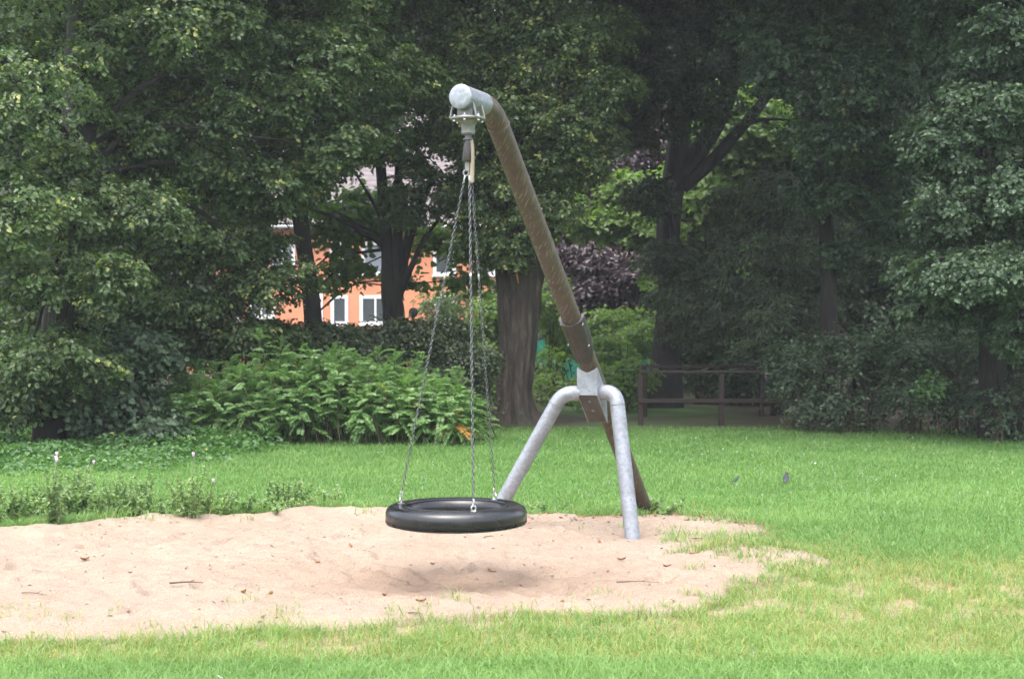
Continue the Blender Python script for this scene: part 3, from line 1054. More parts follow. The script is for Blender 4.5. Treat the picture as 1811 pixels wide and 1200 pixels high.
mesh('safety_hose', [tube(hs, 0.0165, 14)], M['hose'], sw)
rot = [(-71, (0.009, 0.0)), (49, (0.022, 0.008)), (169, (-0.020, 0.0))]
for ang, (ox, oy) in rot:
    a = math.radians(ang)
    hook = TC + np.array([0.392 * math.cos(a), 0.392 * math.sin(a), HH - 0.004])
    top = piv + np.array([ox, oy, -0.275])
    dr = nz(top - hook)
    s1, s2 = frame_of(dr)
    rad_dir = np.array([math.cos(a), math.sin(a), 0])
    # eye bolt and shackle on the tyre
    sh = mesh('shackle', [ring(hook + UP * 0.022, UP, nz(np.cross(rad_dir, UP)), 0.050, 0.040, 0.0058, 14, 7)], M['steel'], sw)
    mesh('eye_bolt', [lathe(hook - UP * 0.004, UP, [(0.030, 0), (0.030, 0.006), (0.012, 0.010)], 14)], M['plate'], sh)
    q = hook + UP * 0.040
    mesh('clevis', [ring(q + dr * 0.022, dr, rad_dir - dr * np.dot(rad_dir, dr), 0.052, 0.026, 0.0052, 12, 6),
                    lathe(q + dr * 0.040 - s1 * 0.020, s1, [(0.005, 0), (0.005, 0.040)], 8)], M['steel'], sh)
    st = q + dr * 0.050
    en = top - dr * 0.05
    L = np.linalg.norm(en - st)
    nlk = int(L / 0.0255)
    parts = []
    tw = random.Random(ang).random() * 1.5
    for i in range(nlk):
        c = st + (en - st) * ((i + 0.5) / nlk)
        th_ = tw + (i % 2) * math.pi / 2 + 0.10 * math.sin(i * 0.35)
        wv = math.cos(th_) * s1 + math.sin(th_) * s2
        parts.append(ring(c, dr, wv, 0.0345, 0.0205, 0.0030, 10, 5))
    ch = mesh('chain', parts, M['chain'], sw, angle=80)
    mesh('shackle', [ring(top - dr * 0.03, dr, s1, 0.060, 0.026, 0.006, 12, 6)], M['steel'], ch)
    m_ = st + (en - st) * 0.695
    mesh('connector', [ring(m_, dr, s1, 0.05, 0.034, 0.0062, 12, 6), lathe(m_ - s1 * 0.024, s1, [(0.008, 0), (0.008, 0.048)], 8)], M['steel'], ch)

# ================================================================== FENCE
fe = thing('wooden_fence', gp(1276, 752), 'dark brown two rail timber fence at the far edge of the lawn', 'fence')
yF = gy(752)
ppx = [1133, 1276, 1404]
zt, zm = pt(0, 658, yF)[2], pt(0, 707, yF)[2]
for k, u in enumerate(ppx):
    x = (u - 905.5) / F * yF
    mesh('post', [abox(x - 0.05, x + 0.05, yF - 0.05, yF + 0.05, -0.1, zt + (-0.015 if k else -0.05), 0.006)], M['fence'], fe)
x0, x1 = (ppx[0] - 905.5) / F * yF, (ppx[2] - 905.5) / F * yF + 0.2
mesh('rail', [abox(x0 - 0.02, x1, yF - 0.085, yF + 0.06, zt - 0.012, zt + 0.035, 0.006)], M['fence'], fe)
mesh('rail', [abox(x0 - 0.04, x1, yF - 0.095, yF - 0.053, zm - 0.05, zm + 0.03, 0.006)], M['fence'], fe)
# the return bay behind
f2 = thing('wooden_fence', np.array([(1347 - 905.5) / F * 29.0, 29.0, 0]), 'far brown timber fence bay seen through the front rails', 'fence')
mesh('post', [abox(f2.location.x - 0.045, f2.location.x + 0.045, 28.95, 29.05, -0.1, zt + 0.02, 0.006)], M['fence'], f2)
mesh('post', [abox(x0 + 0.32, x0 + 0.41, 28.95, 29.05, -0.1, zt + 0.02, 0.006)], M['fence'], f2)
mesh('rail', [abox(x0 + 0.30, f2.location.x + 0.9, 28.96, 29.06, zt + 0.022, zt + 0.08, 0.006)], M['fence'], f2)

# ================================================================== HOUSE
YH = 70.0
sH = YH / F
hx0, hx1 = pt(235, 0, YH)[0], pt(905, 0, YH)[0]
ze = pt(0, 402, YH)[2]
ho = thing('house', ((hx0 + hx1) / 2, YH, 0), 'orange rendered house with white framed windows and grey tiled roof', 'house')
mesh('wall', [abox(hx0, hx1, YH, YH + 11, -0.2, ze)], M['orange'], ho)
zr = ze + 6.9
V = np.array([[hx0 - .5, YH - .6, ze - .05], [hx1 + .5, YH - .6, ze - .05], [hx1 + .5, YH + 5.5, zr], [hx0 - .5, YH + 5.5, zr], [hx0 - .5, YH + 11.6, ze - .05], [hx1 + .5, YH + 11.6, ze - .05]])
V2 = V + np.array([0, 0, 0.22])
rf = mesh('roof', [(np.concatenate([V, V2]), [(6, 7, 8, 9), (9, 8, 11, 10), (0, 3, 2, 1), (3, 4, 5, 2), (0, 1, 7, 6), (4, 10, 11, 5), (0, 6, 9, 3), (3, 9, 10, 4), (1, 2, 8, 7), (2, 5, 11, 8)])], M['roof'], ho, angle=20)
mesh('chimney', [abox(hx0 + 11, hx0 + 11.9, YH + 5.0, YH + 6.0, zr - 0.6, zr + 1.2, 0.03)], M['gutter'], rf)
mesh('gutter', [tube([[hx0 - .5, YH - .68, ze - .02], [hx1 + .5, YH - .68, ze - .02]], 0.10, 10)], M['gutter'], ho)
wins = [(478, 522, 428, 487, 0), (584, 612, 428, 485, 0), (640, 696, 428, 486, 1), (766, 806, 426, 487, 0), (838, 876, 426, 487, 0),
        (300, 330, 516, 560, 0), (404, 424, 522, 570, 0), (440, 486, 522, 562, 0), (556, 571, 516, 576, 0), (585, 616, 522, 574, 0), (636, 692, 522, 574, 0), (768, 804, 522, 574, 0), (845, 880, 522, 574, 0)]
for (u0, u1, v0, v1, sh) in wins:
    a, b = pt(u0, v1, YH), pt(u1, v0, YH)
    w_ = 0.17
    x0, x1, z0, z1 = a[0], b[0], a[2], b[2]
    f = mesh('window', [abox(x0, x1, YH - 0.06, YH - 0.004, z1 - w_, z1), abox(x0, x1, YH - 0.06, YH - 0.004, z0, z0 + w_),
                        abox(x0, x0 + w_, YH - 0.06, YH - 0.004, z0 + w_, z1 - w_), abox(x1 - w_, x1, YH - 0.06, YH - 0.004, z0 + w_, z1 - w_)]
             + ([abox((x0 + x1) / 2 - .05, (x0 + x1) / 2 + .05, YH - 0.055, YH - 0.004, z0 + w_, z1 - w_)] if x1 - x0 > 1.2 and not sh else []), M['whiteframe'], ho, angle=20)
    mesh('pane', [abox(x0 + w_, x1 - w_, YH - 0.03, YH - 0.006, z0 + w_, z1 - w_)], M['pane'], f)
    mesh('sill', [abox(x0 - .06, x1 + .06, YH - 0.16, YH - 0.063, z0 - .06, z0 + 0.03)], M['whiteframe'], f)
    if sh:
        sl = [abox(x0 + w_ + .01, x1 - w_ - .01, YH - 0.058 - 0.004 * (i % 2), YH - 0.035, z0 + w_ + i * 0.115, z0 + w_ + i * 0.115 + 0.108) for i in range(int((z1 - z0 - 2 * w_) / 0.115))]
        mesh('blind', sl, M['shutter'], f, angle=20)

# green mesh fence of the garden behind the thick tree
yG = 40.0
gf = thing('garden_fence', pt(930, 0, yG) * np.array([1, 1, 0]), 'garden fence hung with teal green netting behind the thick trunk', 'fence')
gz0, gz1 = 0.45, 1.62
gx0, gx1 = pt(800, 0, yG)[0], pt(1150, 0, yG)[0]
nx = 40
V, Fl = [], []
for i in range(nx + 1):
    x = gx0 + (gx1 - gx0) * i / nx
    for z in (gz0, (gz0 + gz1) / 2, gz1):
        for dy in (0.0, 0.012):
            V.append((x, yG + dy + 0.05 * math.sin(i * 1.3 + z * 2), z - 0.06 * math.sin(i * 0.9) * (z > 1)))
for i in range(nx):
    a, b = i * 6, i * 6 + 6
    Fl += [(a, b, b + 2, a + 2), (a + 2, b + 2, b + 4, a + 4), (a + 1, a + 3, b + 3, b + 1), (a + 3, a + 5, b + 5, b + 3), (a + 4, b + 4, b + 5, a + 5), (a, a + 1, b + 1, b)]
mesh('netting', [(np.array(V), Fl)], M['teal'], gf, angle=80)
for i in range(6):
    x = gx0 + (gx1 - gx0) * i / 5
    mesh('post', [abox(x - .03, x + .03, yG + 0.09, yG + 0.15, -0.1, gz1 + 0.1)], M['darkmetal'], gf)

# round lamp head behind the dark bush
lp = pt(731, 552, 30)
la = thing('garden_lamp', (lp[0], 30, 0), 'dark round lamp head poking up behind the dark bush', 'lamp')
mesh('pole', [tube([[lp[0], 30, -0.05], [lp[0], 30, lp[2] - 0.10]], 0.03, 10)], M['darkmetal'], la)
mesh('lamp_shade', [lathe(lp - UP * 0.11, UP, [(0.04, 0), (0.085, 0.03), (0.105, 0.09), (0.10, 0.14), (0.07, 0.19), (0.02, 0.215)], 18)], M['darkmetal'], la)

# ================================================================== BIRDS
def bird(u, v, s, yaw, label):
    b = gp(u, v)
    r = thing('bird', b, label, 'bird', 'small birds on the lawn')
    c, s_ = math.cos(yaw), math.sin(yaw)
    fwd, sd_ = np.array([c, s_, 0]), np.array([-s_, c, 0])
    spine = [(-0.115, 0.055, 0.004, 0.016), (-0.085, 0.064, 0.008, 0.020), (-0.05, 0.075, 0.026, 0.026), (-0.01, 0.088, 0.037, 0.036), (0.03, 0.102, 0.036, 0.036), (0.055, 0.122, 0.024, 0.024),
             (0.07, 0.140, 0.021, 0.021), (0.088, 0.146, 0.020, 0.020), (0.103, 0.144, 0.010, 0.010), (0.128, 0.139, 0.002, 0.002)]
    n = 14
    a = np.linspace(0, 6.283, n, endpoint=False)
    V, Fl = [], []
    for (x, z, rz, rw) in spine:
        V += [b + s * (fwd * x + UP * (z + rz * math.sin(t)) + sd_ * rw * math.cos(t)) for t in a]
    for i in range(len(spine) - 1):
        for j in range(n):
            q = (j + 1) % n
            Fl.append((i * n + j, i * n + q, i * n + n + q, i * n + n + j))
    Fl += [tuple(range(n - 1, -1, -1)), tuple(range((len(spine) - 1) * n, len(spine) * n))]
    mesh('body', [(np.array(V), Fl)], M['bird'], r, angle=80)
    for sg in (-1, 1):
        w = [b + s * (fwd * x + UP * z + sd_ * sg * q) for x, z, q in ((0.035, 0.115, 0.036), (0.0, 0.092, 0.041), (-0.05, 0.075, 0.031), (-0.10, 0.060, 0.014), (-0.04, 0.10, 0.026), (0.01, 0.12, 0.028))]
        w2 = [p - sd_ * sg * 0.006 * s for p in w]
        mesh('wing', [(np.array(w + w2), [tuple(range(6)), tuple(range(11, 5, -1))] + [(i, i + 6, (i + 1) % 6 + 6, (i + 1) % 6) for i in range(6)])], M['birdgrey'], r, angle=60)
        mesh('leg', [tube([b + s * (sd_ * sg * 0.014 + fwd * 0.01 + UP * 0.06), b + s * (sd_ * sg * 0.016 + UP * 0.0)], 0.003 * s, 5)], M['bird'], r)


bird(1390, 858, 0.88, math.radians(70), 'dark blue grey bird standing tall beside a white daisy clump')
bird(1301, 855, 0.52, math.radians(40), 'smaller dark bird half sunk in the lawn grass')

# ================================================================== TREES
yl = 20.8
tree('linden_tree', 'big dark linden with boughs drooping low over the left side of the lawn', 101,
     [gp(85, 790) - UP * 0.1, pt(92, 680, 20.8), pt(118, 430, 20.9), pt(140, 200, 21), pt(150, -60, 21), pt(160, -300, 21)], [0.27, 0.22, 0.24, 0.26, 0.24, 0.18],
     [(20, 150, 19, 130, 140), (190, 70, 20.4, 60, 75), (120, 275, 20.3, 60, 42), (150, 160, 20.6, 30, 60), (10, 360, 19, 140, 105), (330, 40, 21.5, 190, 95), (430, 170, 22.6, 180, 80), (285, 245, 22.3, 170, 75), (440, 322, 23.0, 150, 62), (200, 370, 20.6, 150, 70),
      (340, 430, 23.3, 165, 62), (480, 495, 23.4, 95, 62), (455, 590, 23.6, 95, 40), (110, 480, 19.8, 140, 75), (270, 535, 23.2, 150, 50), (560, 120, 22.4, 130, 100), (585, 255, 22.6, 85, 60),
      (90, 640, 20.0, 130, 70), (30, 700, 20.2, 80, 50), (100, 20, 23.2, 130, 140), (210, 120, 23.2, 130, 130), (60, 560, 23, 160, 100), (200, 480, 23.4, 130, 110), (150, 640, 23.5, 150, 90), (330, 590, 23.8, 90, 60),
      (60, -120, 19.5, 200, 140), (360, -120, 21.5, 230, 120), (600, -90, 22.5, 170, 120)],
     'linden', bract=0.05, upper=4, cover=1.0, utop=(9.8, 13))
tree('maple_tree', 'low dark maple with broad grey green leaves left of the fern leaved shrub', 102,
     [np.array([-6.1, 21.4, -0.1]), np.array([-6.08, 21.4, 0.8]), np.array([-6.0, 21.3, 1.7])], [0.07, 0.06, 0.03],
     [(215, 690, 20.9, 78, 58), (170, 735, 20.8, 58, 39), (255, 745, 20.7, 58, 39), (230, 620, 21.3, 104, 58)], 'maple', upper=0, size=0.085, width=0.45, rs=0.35, nspray=26, nl=9, bract=0.004)
tree('linden_tree', 'linden with a slim dark trunk in front of the orange house wall', 103,
     [np.array([pt(556, 0, 25)[0], 25, -0.1]), pt(553, 570, 25), pt(536, 430, 25), pt(526, 330, 25), pt(515, 150, 25.2), pt(520, -200, 25.5)], [0.2, 0.16, 0.14, 0.145, 0.13, 0.1],
     [(560, 20, 24.5, 150, 110), (650, 130, 24.6, 130, 90), (520, 215, 24.8, 115, 85), (655, 235, 24.8, 95, 62), (450, 270, 25.2, 100, 75), (450, 365, 25.4, 55, 45), (560, 290, 25, 62, 34), (640, -90, 24.8, 170, 110)],
     'linden', bract=0.02, upper=2, coarse=0.17)
tree('linden_tree', 'linden whose dark trunk splits into upright stems before the house', 104,
     [np.array([pt(694, 0, 28)[0], 28, -0.1]), pt(696, 570, 28), pt(692, 520, 28), pt(686, 440, 28), pt(676, 330, 28), pt(668, 200, 28), pt(660, -50, 28)], [0.30, 0.225, 0.20, 0.13, 0.11, 0.10, 0.08],
     [(745, 40, 27.4, 150, 110), (730, 190, 27.3, 130, 80), (800, 320, 27.2, 72, 80), (700, 270, 27.6, 75, 50), (840, 415, 27.5, 42, 55), (625, 268, 27.8, 55, 26), (745, 340, 27.2, 72, 55), (800, 210, 27.3, 95, 75), (715, 375, 27.3, 35, 30), (760, -80, 27.4, 200, 100)],
     'linden', bract=0.02, upper=2,
     stems=[([pt(696, 545, 28), pt(702, 460, 27.9), pt(703, 380, 27.9), pt(706, 250, 27.8)], [0.12, 0.11, 0.10, 0.07]),
            ([pt(700, 540, 28), pt(716, 450, 28.1), pt(733, 390, 28.2), pt(770, 300, 28.3)], [0.13, 0.11, 0.10, 0.06]),
            ([pt(706, 520, 28), pt(728, 470, 27.8), pt(752, 420, 27.7), pt(778, 385, 27.6)], [0.08, 0.06, 0.05, 0.03]),
            ([pt(688, 440, 28), pt(645, 412, 27.8), pt(600, 388, 27.7), pt(548, 368, 27.5)], [0.07, 0.055, 0.045, 0.025]),
            ([pt(686, 425, 28), pt(650, 405, 28.1), pt(615, 385, 28.2), pt(590, 372, 28.3)], [0.05, 0.035, 0.025, 0.015]),
            ([pt(684, 440, 28), pt(640, 446, 28), pt(600, 450, 28)], [0.04, 0.03, 0.015]),
            ([pt(682, 400, 28), pt(655, 350, 28.2), pt(625, 300, 28.3)], [0.05, 0.035, 0.02])])
tree('maple_tree', 'young maple with bright green leaves glowing before the orange wall', 105,
     [np.array([pt(555, 0, 31)[0], 31, -0.1]), pt(553, 560, 31), pt(540, 440, 31), pt(560, 345, 31)], [0.1, 0.08, 0.06, 0.03],
     [(582, 405, 30.5, 45, 30), (575, 365, 30.5, 42, 26), (635, 390, 31, 52, 26), (618, 458, 30.8, 40, 26), (585, 488, 30.5, 32, 14), (735, 415, 31, 50, 34), (815, 432, 31, 45, 26), (825, 492, 31, 40, 16), (728, 505, 31, 22, 20), (650, 352, 31.5, 50, 18)],
     'bright', upper=0, size=0.14, width=0.5, rs=0.34, nspray=11, nl=7, cover=0.42, hi=True)


def old_wob(rng):
    ph = rng.random(6) * 6.28

    def w(ang, s):
        x = 0.085 * np.sin(4 * ang + ph[0] + 1.2 * s) + 0.06 * np.sin(9 * ang + ph[1] - 2.5 * s) + 0.035 * np.sin(17 * ang + ph[2] + 3 * s) + 0.02 * np.sin(31 * ang + ph[3] + 14 * s)
        x = x - 0.16 * np.exp(-(((ang - 4.55 + 0.25 * s) + np.pi) % (2 * np.pi) - np.pi) ** 2 / 0.035)
        return 1 + x + 0.55 * np.exp(-s / 0.035) * (1 + 0.6 * np.sin(5 * ang + ph[4])) + 0.05 * np.sin(2 * ang + 26 * s + ph[5]) * np.sin(40 * s + ph[0])
    return w


y4 = gy(746)
t4 = tree('linden_tree', 'thick old linden with a furrowed pale streaked trunk behind the swing mast', 106,
          [np.array([pt(912, 0, y4)[0], y4, -0.1]), pt(909, 690, y4), pt(917, 600, y4), pt(918, 500, y4), pt(920, 420, y4), pt(915, 250, y4 + .2), pt(910, 0, y4 + .2), pt(905, -250, y4)],
          [0.40, 0.345, 0.34, 0.43, 0.53, 0.40, 0.3, 0.2],
          [(905, 415, 26.2, 72, 52), (865, 335, 26.4, 88, 72), (965, 365, 26.3, 80, 62), (1000, 285, 26.2, 85, 50), (905, 205, 26.4, 140, 85), (1015, 215, 26, 95, 50), (1075, 150, 25.8, 75, 38), (960, 85, 26.2, 140, 95),
           (1045, 60, 26.2, 90, 55), (830, 110, 26.6, 115, 100), (870, 30, 26.5, 140, 90), (820, 240, 26.8, 70, 65), (900, 330, 27.9, 130, 80), (1060, 250, 26.3, 55, 35), (890, 455, 26.5, 50, 26), (930, -90, 26.4, 220, 110)],
     'linden', 'bark_old', wob=old_wob, nseg=64, bract=0.11, upper=3,
          stems=[([pt(925, 430, y4), pt(950, 340, y4 + .1), pt(985, 220, y4 + .3), pt(1010, 60, y4 + .4)], [0.36, 0.26, 0.2, 0.1]),
                 ([pt(905, 430, y4), pt(880, 340, y4), pt(850, 220, y4), pt(830, 60, y4)], [0.36, 0.24, 0.18, 0.1])])
pk = [pt(910, 461, y4 - 0.60), pt(913, 480, y4 - 0.56), pt(917, 501, y4 - 0.53)]
mesh('peeled_bark', [tube(pk, [0.012, 0.03, 0.006], 6)], M['peel'], t4)

tree('ash_tree', 'dark tree with a leaning forked limb behind the timber fence', 107,
     [np.array([pt(1170, 0, 33)[0], 33, -0.1]), pt(1178, 640, 33), pt(1186, 520, 33), pt(1182, 400, 33), pt(1196, 270, 33), pt(1215, 100, 33), pt(1225, -150, 33)], [0.52, 0.35, 0.29, 0.29, 0.27, 0.22, 0.16],
     [(1110, 55, 31, 124, 98), (1200, 150, 31, 124, 98), (1125, 215, 32, 72, 58), (1290, 20, 31.5, 143, 78), (1090, 130, 32, 78, 91), (1180, -60, 31, 234, 78), (1210, 510, 31.8, 78, 52), (1150, 345, 31.8, 50, 40), (1185, 455, 31.8, 55, 40)],
     'linden_dark', upper=6, ub=np.array([3.6, 25.5, 0]), utop=(10.5, 14), size=0.080,
     stems=[([pt(1205, 330, 33), pt(1262, 282, 32.9), pt(1305, 232, 32.8), pt(1345, 185, 32.8), pt(1400, 110, 32.8)], [0.2, 0.16, 0.14, 0.12, 0.08]),
            ([pt(1205, 310, 33), pt(1262, 225, 33), pt(1292, 150, 33), pt(1305, 40, 33)], [0.24, 0.22, 0.2, 0.14]),
            ([pt(1305, 228, 32.8), pt(1345, 212, 32.7), pt(1392, 212, 32.6)], [0.06, 0.045, 0.03])])
tree('yew_tree', 'dark drooping yew hanging over the timber fence', 108,
     [np.array([pt(1380, 0, 29.5)[0], 29.5, -0.1]), pt(1378, 600, 29.5), pt(1370, 450, 29.5), pt(1360, 320, 29.5)], [0.22, 0.18, 0.14, 0.06],
     [(1310, 445, 29, 100, 85), (1370, 345, 29, 115, 55), (1410, 430, 29, 143, 91), (1310, 535, 29.2, 156, 58), (1400, 560, 28, 117, 78), (1230, 560, 30, 78, 52), (1430, 660, 26.5, 78, 78)],
     'yew', upper=0, cover=0.6, size=0.085, width=0.25, droop=0.7, nl=12, flat=0.5, hi=False)
tree('maple_tree', 'maple with a rounded pale lit crown right of the dark forked tree', 109,
     [np.array([pt(1466, 0, 27)[0], 27, -0.1]), pt(1466, 600, 27), pt(1463, 430, 27), pt(1450, 280, 26.8), pt(1450, 80, 26.5), pt(1450, -200, 26.5)], [0.22, 0.165, 0.15, 0.14, 0.12, 0.08],
     [(1410, 95, 24, 118, 78), (1500, 165, 24, 136, 78), (1500, 240, 24.2, 110, 46), (1570, 250, 24.8, 104, 58), (1530, 50, 26.5, 182, 91), (1590, 360, 26, 104, 65), (1480, 330, 26, 117, 52), (1390, 30, 25, 130, 78), (1560, 440, 27, 104, 65), (1450, -70, 25, 234, 104)],
     'maple', upper=7, ub=np.array([6.0, 21.5, 0]), utop=(9.2, 13), size=0.065, nspray=32, nl=13, bract=0.012, width=0.45)
tree('dark_tree', 'slim dark tree deep in the shade behind the rounded maple', 110,
     [np.array([pt(1543, 0, 33)[0], 33, -0.1]), pt(1543, 560, 33), pt(1540, 400, 33), pt(1545, 250, 33), pt(1560, 0, 33)], [0.2, 0.16, 0.14, 0.12, 0.08],
     [(1610, 40, 32.5, 182, 130), (1540, 250, 33, 130, 117), (1650, 250, 32.5, 130, 117), (1520, 480, 33, 117, 52), (1640, 420, 33, 130, 91), (1500, -60, 33, 234, 117), (1600, 560, 33, 156, 78)],
     'linden_dark', upper=4, size=0.13)
tree('maple_tree', 'maple with pale green drooping boughs at the right edge of the photo', 111,
     [np.array([pt(1758, 0, 22.6)[0], 22.6, -0.1]), pt(1757, 640, 22.6), pt(1750, 480, 22.6), pt(1745, 300, 22.6), pt(1750, 60, 22.6), pt(1755, -250, 22.6)], [0.26, 0.2, 0.18, 0.17, 0.14, 0.1],
     [(1785, 60, 20, 91, 58), (1745, 195, 20, 124, 55), (1690, 250, 20.2, 110, 58), (1775, 330, 20, 124, 78), (1700, 395, 20.5, 104, 47), (1745, 485, 20, 150, 55), (1800, 585, 20.5, 78, 47), (1640, 470, 21, 65, 39), (1680, 530, 21.5, 104, 39),
      (1720, 120, 22, 104, 78), (1690, 20, 22.3, 104, 78), (1880, 200, 20.5, 130, 156), (1890, 460, 20.5, 130, 143), (1760, -90, 20.5, 208, 91)],
     'maple', upper=7, ub=np.array([8.2, 19.2, 0]), utop=(9.2, 13), size=0.060, nspray=34, nl=13, width=0.46)
# trees further back
tree('copper_beech', 'copper beech with purple leaves behind the swing mast', 112,
     [np.array([pt(1085, 0, 44)[0], 44, -0.1]), pt(1085, 560, 44), pt(1082, 420, 44), pt(1080, 280, 44)], [0.35, 0.3, 0.22, 0.1],
     [(1060, 490, 42, 110, 78), (1010, 420, 43, 65, 78), (1100, 400, 43, 91, 78), (1085, 310, 43, 78, 65), (1120, 540, 42, 78, 58), (1035, 350, 43.5, 78, 65), (1050, 570, 42, 78, 39)],
     'copper', upper=3, size=0.15, hi=False, utop=(6.5, 9.0), rs=0.6)
tree('maple_tree', 'light green maple sunlit in the gap beside the leaning mast', 113,
     [np.array([pt(1172, 0, 39)[0], 39, -0.1]), pt(1176, 600, 39), pt(1180, 450, 39), pt(1150, 330, 39)], [0.2, 0.16, 0.12, 0.05],
     [(1110, 345, 37.5, 45, 45), (990, 360, 37.5, 40, 36), (985, 250, 38, 70, 60), (905, 250, 38, 70, 50), (1060, 390, 37.5, 45, 16), (1145, 395, 37, 40, 36), (1140, 500, 37, 26, 45)],
     'bright', upper=0, size=0.16, width=0.45, hi=False, rs=0.5, cover=0.8)
tree('maple_tree', 'bright green treetop glimpsed through the fork of the dark tree', 114,
     [np.array([pt(1300, 0, 41)[0], 41, -0.1]), pt(1300, 500, 41), pt(1300, 350, 41), pt(1300, 240, 41)], [0.22, 0.18, 0.12, 0.05],
     [(1300, 235, 40, 98, 72), (1250, 330, 40, 78, 65), (1370, 280, 40, 78, 65)], 'bright', upper=0, size=0.2, width=0.45, hi=False, rs=0.7, cover=1.2)

tree('hazel_tree', 'pale understorey tree glinting between the dark trunks at right', 115,
     [np.array([pt(1420, 0, 37)[0], 37, -0.1]), pt(1420, 620, 37), pt(1418, 540, 37), pt(1415, 460, 37)], [0.1, 0.08, 0.06, 0.03],
     [(1370, 450, 36, 55, 45), (1440, 480, 36, 55, 60), (1500, 430, 36.5, 45, 40), (1570, 480, 36, 50, 60), (1340, 590, 36, 70, 50), (1470, 590, 36, 70, 45)],
     'sorbaria', upper=0, size=0.13, width=0.45, hi=False, rs=0.5, cover=0.8)

# the wood behind: six more trees sharing two grown shapes
def backdrop_tree(seed, mat, u, y):
    x = pt(u, 0, y)[0]
    lob = []
    r_ = np.random.default_rng(seed)
    root = thing('woodland_tree', (x, y, 0), 'x', 'tree', 'dark trees of the wood behind')
    p, r = curve([(x, y, -0.1), (x + .1, y, 3), (x, y + .2, 7), (x + .2, y, 12)], 8, [0.35, 0.27, 0.22, 0.1])
    tr = [tube(p, r, 14, True, bark_wob(r_))]
    L3 = []
    for k in range(34):
        z = 1.6 + 13 * (k / 34)
        a = k * 2.4 + r_.random()
        q = 2.6 * (1 - abs(z - 7) / 13) * (0.5 + 0.6 * r_.random())
        L3.append((np.array([x + q * math.cos(a), y + q * math.sin(a), z]), np.array([1.7, 1.7, 1.05]) * (0.8 + 0.4 * r_.random())))
    (V, Fq, col), cs = foliage(r_, L3, 0.8, 0.75, 30, 9, 0.15, 0.55, False, 0, 0.35, 0.42, 0.7)
    for c, R in L3:
        k = int(np.argmin(np.abs(p[:, 2] - max(c[2] - 1, 1.5))))
        tr.append(limb(r_, p[k], c, r[k] * 0.35, 0.03))
    mesh('trunk', tr, M['bark'], root, angle=70)
    kk = V[Fq].min(1)[:, 2] > 0.05
    fast_mesh('crown', V, Fq[kk], M[mat], root, col=col)
    return root


def copy_tree(o, parent=None):
    c = o.copy()
    C.objects.link(c)
    c.parent = parent
    for ch in list(o.children):
        copy_tree(ch, c)
    return c


wd = [backdrop_tree(201, 'linden_dark', 1420, 40), backdrop_tree(202, 'linden_dark', 60, 28.5)]
spots = [(0, 1520, 46, 0, 1.0, 'tall dark tree deep in the wood behind the rounded maple crown'), (1, 60, 28.5, 0, 0.95, 'dark tree filling the gap behind the big left linden trunk'),
         (1, 1215, 48, 1.1, 1.1, 'dark woodland tree far behind the forked dark tree'), (0, 1560, 44, 2.3, 1.05, 'dark woodland tree behind the slim shaded trunk'),
         (1, 1690, 37, 3.9, 1.0, 'dark woodland tree behind the pale drooping maple'), (0, 1850, 33, 5.0, 1.0, 'dark woodland tree at the far right edge of the wood'),
         (1, -200, 30, 2.0, 1.05, 'dark woodland tree at the far left edge of the wood'), (1, 1330, 54, 4.4, 1.15, 'distant dark woodland tree seen above the timber fence'),
         (0, 1010, 56, 1.8, 1.2, 'distant dark tree towering behind the copper beech'), (0, 1800, 48, 0.7, 1.2, 'distant dark tree closing the wood at right'),
         (1, 780, 92, 0.6, 1.7, 'distant tree rising behind the orange house roof'), (0, 480, 94, 2.6, 1.7, 'distant tree behind the left part of the house roof'), (0, 1140, 84, 3.6, 1.6, 'far tree behind the copper beech and light green maple'),
         (1, 230, 40, 3.3, 1.0, 'dark tree standing left of the orange house')]
for k, (src, u, y, rz, sc, lab) in enumerate(spots):
    o = wd[src] if k < 2 else copy_tree(wd[src])
    o.location = (pt(u, 0, y)[0], y, 0)
    o.rotation_euler = (0, 0, rz)
    o.scale = (sc, sc, sc)
    o['label'] = lab

# ================================================================== SHRUBS
bush('dark_bush', 'low dark purplish bush spreading in front of the house', 301,
     [(600, 612, 24.5, 75, 40, .8), (700, 602, 25, 75, 44, .8), (785, 612, 25, 65, 50, .8), (640, 592, 25, 40, 24, .6), (830, 650, 24.8, 35, 40, .6), (520, 615, 24.5, 60, 45, .8), (430, 620, 24.3, 70, 55, .8), (690, 680, 24.5, 190, 55, .8), (480, 585, 24.6, 45, 30, .7), (560, 590, 24.8, 50, 26, .7), (740, 590, 25, 50, 30, .7), (800, 585, 25.2, 30, 22, .6), (850, 625, 24.8, 26, 40, .6)], 'yew', 'shrubs behind the fern leaved shrub', size=0.065, width=0.45, nspray=20, cover=1.9)
bush('willow_shrub', 'pale grey green willowy shrub right of the split trunk', 302, [(775, 545, 38, 40, 45, .9), (815, 530, 39, 40, 55, .9), (845, 600, 38, 40, 60, .9), (800, 640, 38, 60, 50, .9)], 'greygreen', 'shrubs behind the fern leaved shrub', size=0.13, width=0.2, rs=0.4)
bush('garden_shrub', 'light yellow green shrub between the chains and the thick trunk', 303, [(865, 570, 36.5, 30, 45, .8), (858, 650, 36, 34, 60, .8), (880, 540, 37, 25, 30, .8), (868, 700, 35.6, 30, 30, .6)], 'bright', 'bright shrubs of the garden behind', size=0.12, rs=0.35)
bush('garden_shrub', 'bright shrub right of the thick trunk behind the rubber guard', 304, [(975, 540, 36, 30, 60, .8), (965, 640, 35.5, 25, 30, .7), (985, 690, 34, 40, 34, .7), (1000, 600, 37, 35, 40, .8)], 'bright', 'bright shrubs of the garden behind', size=0.12, rs=0.35, cover=0.9)
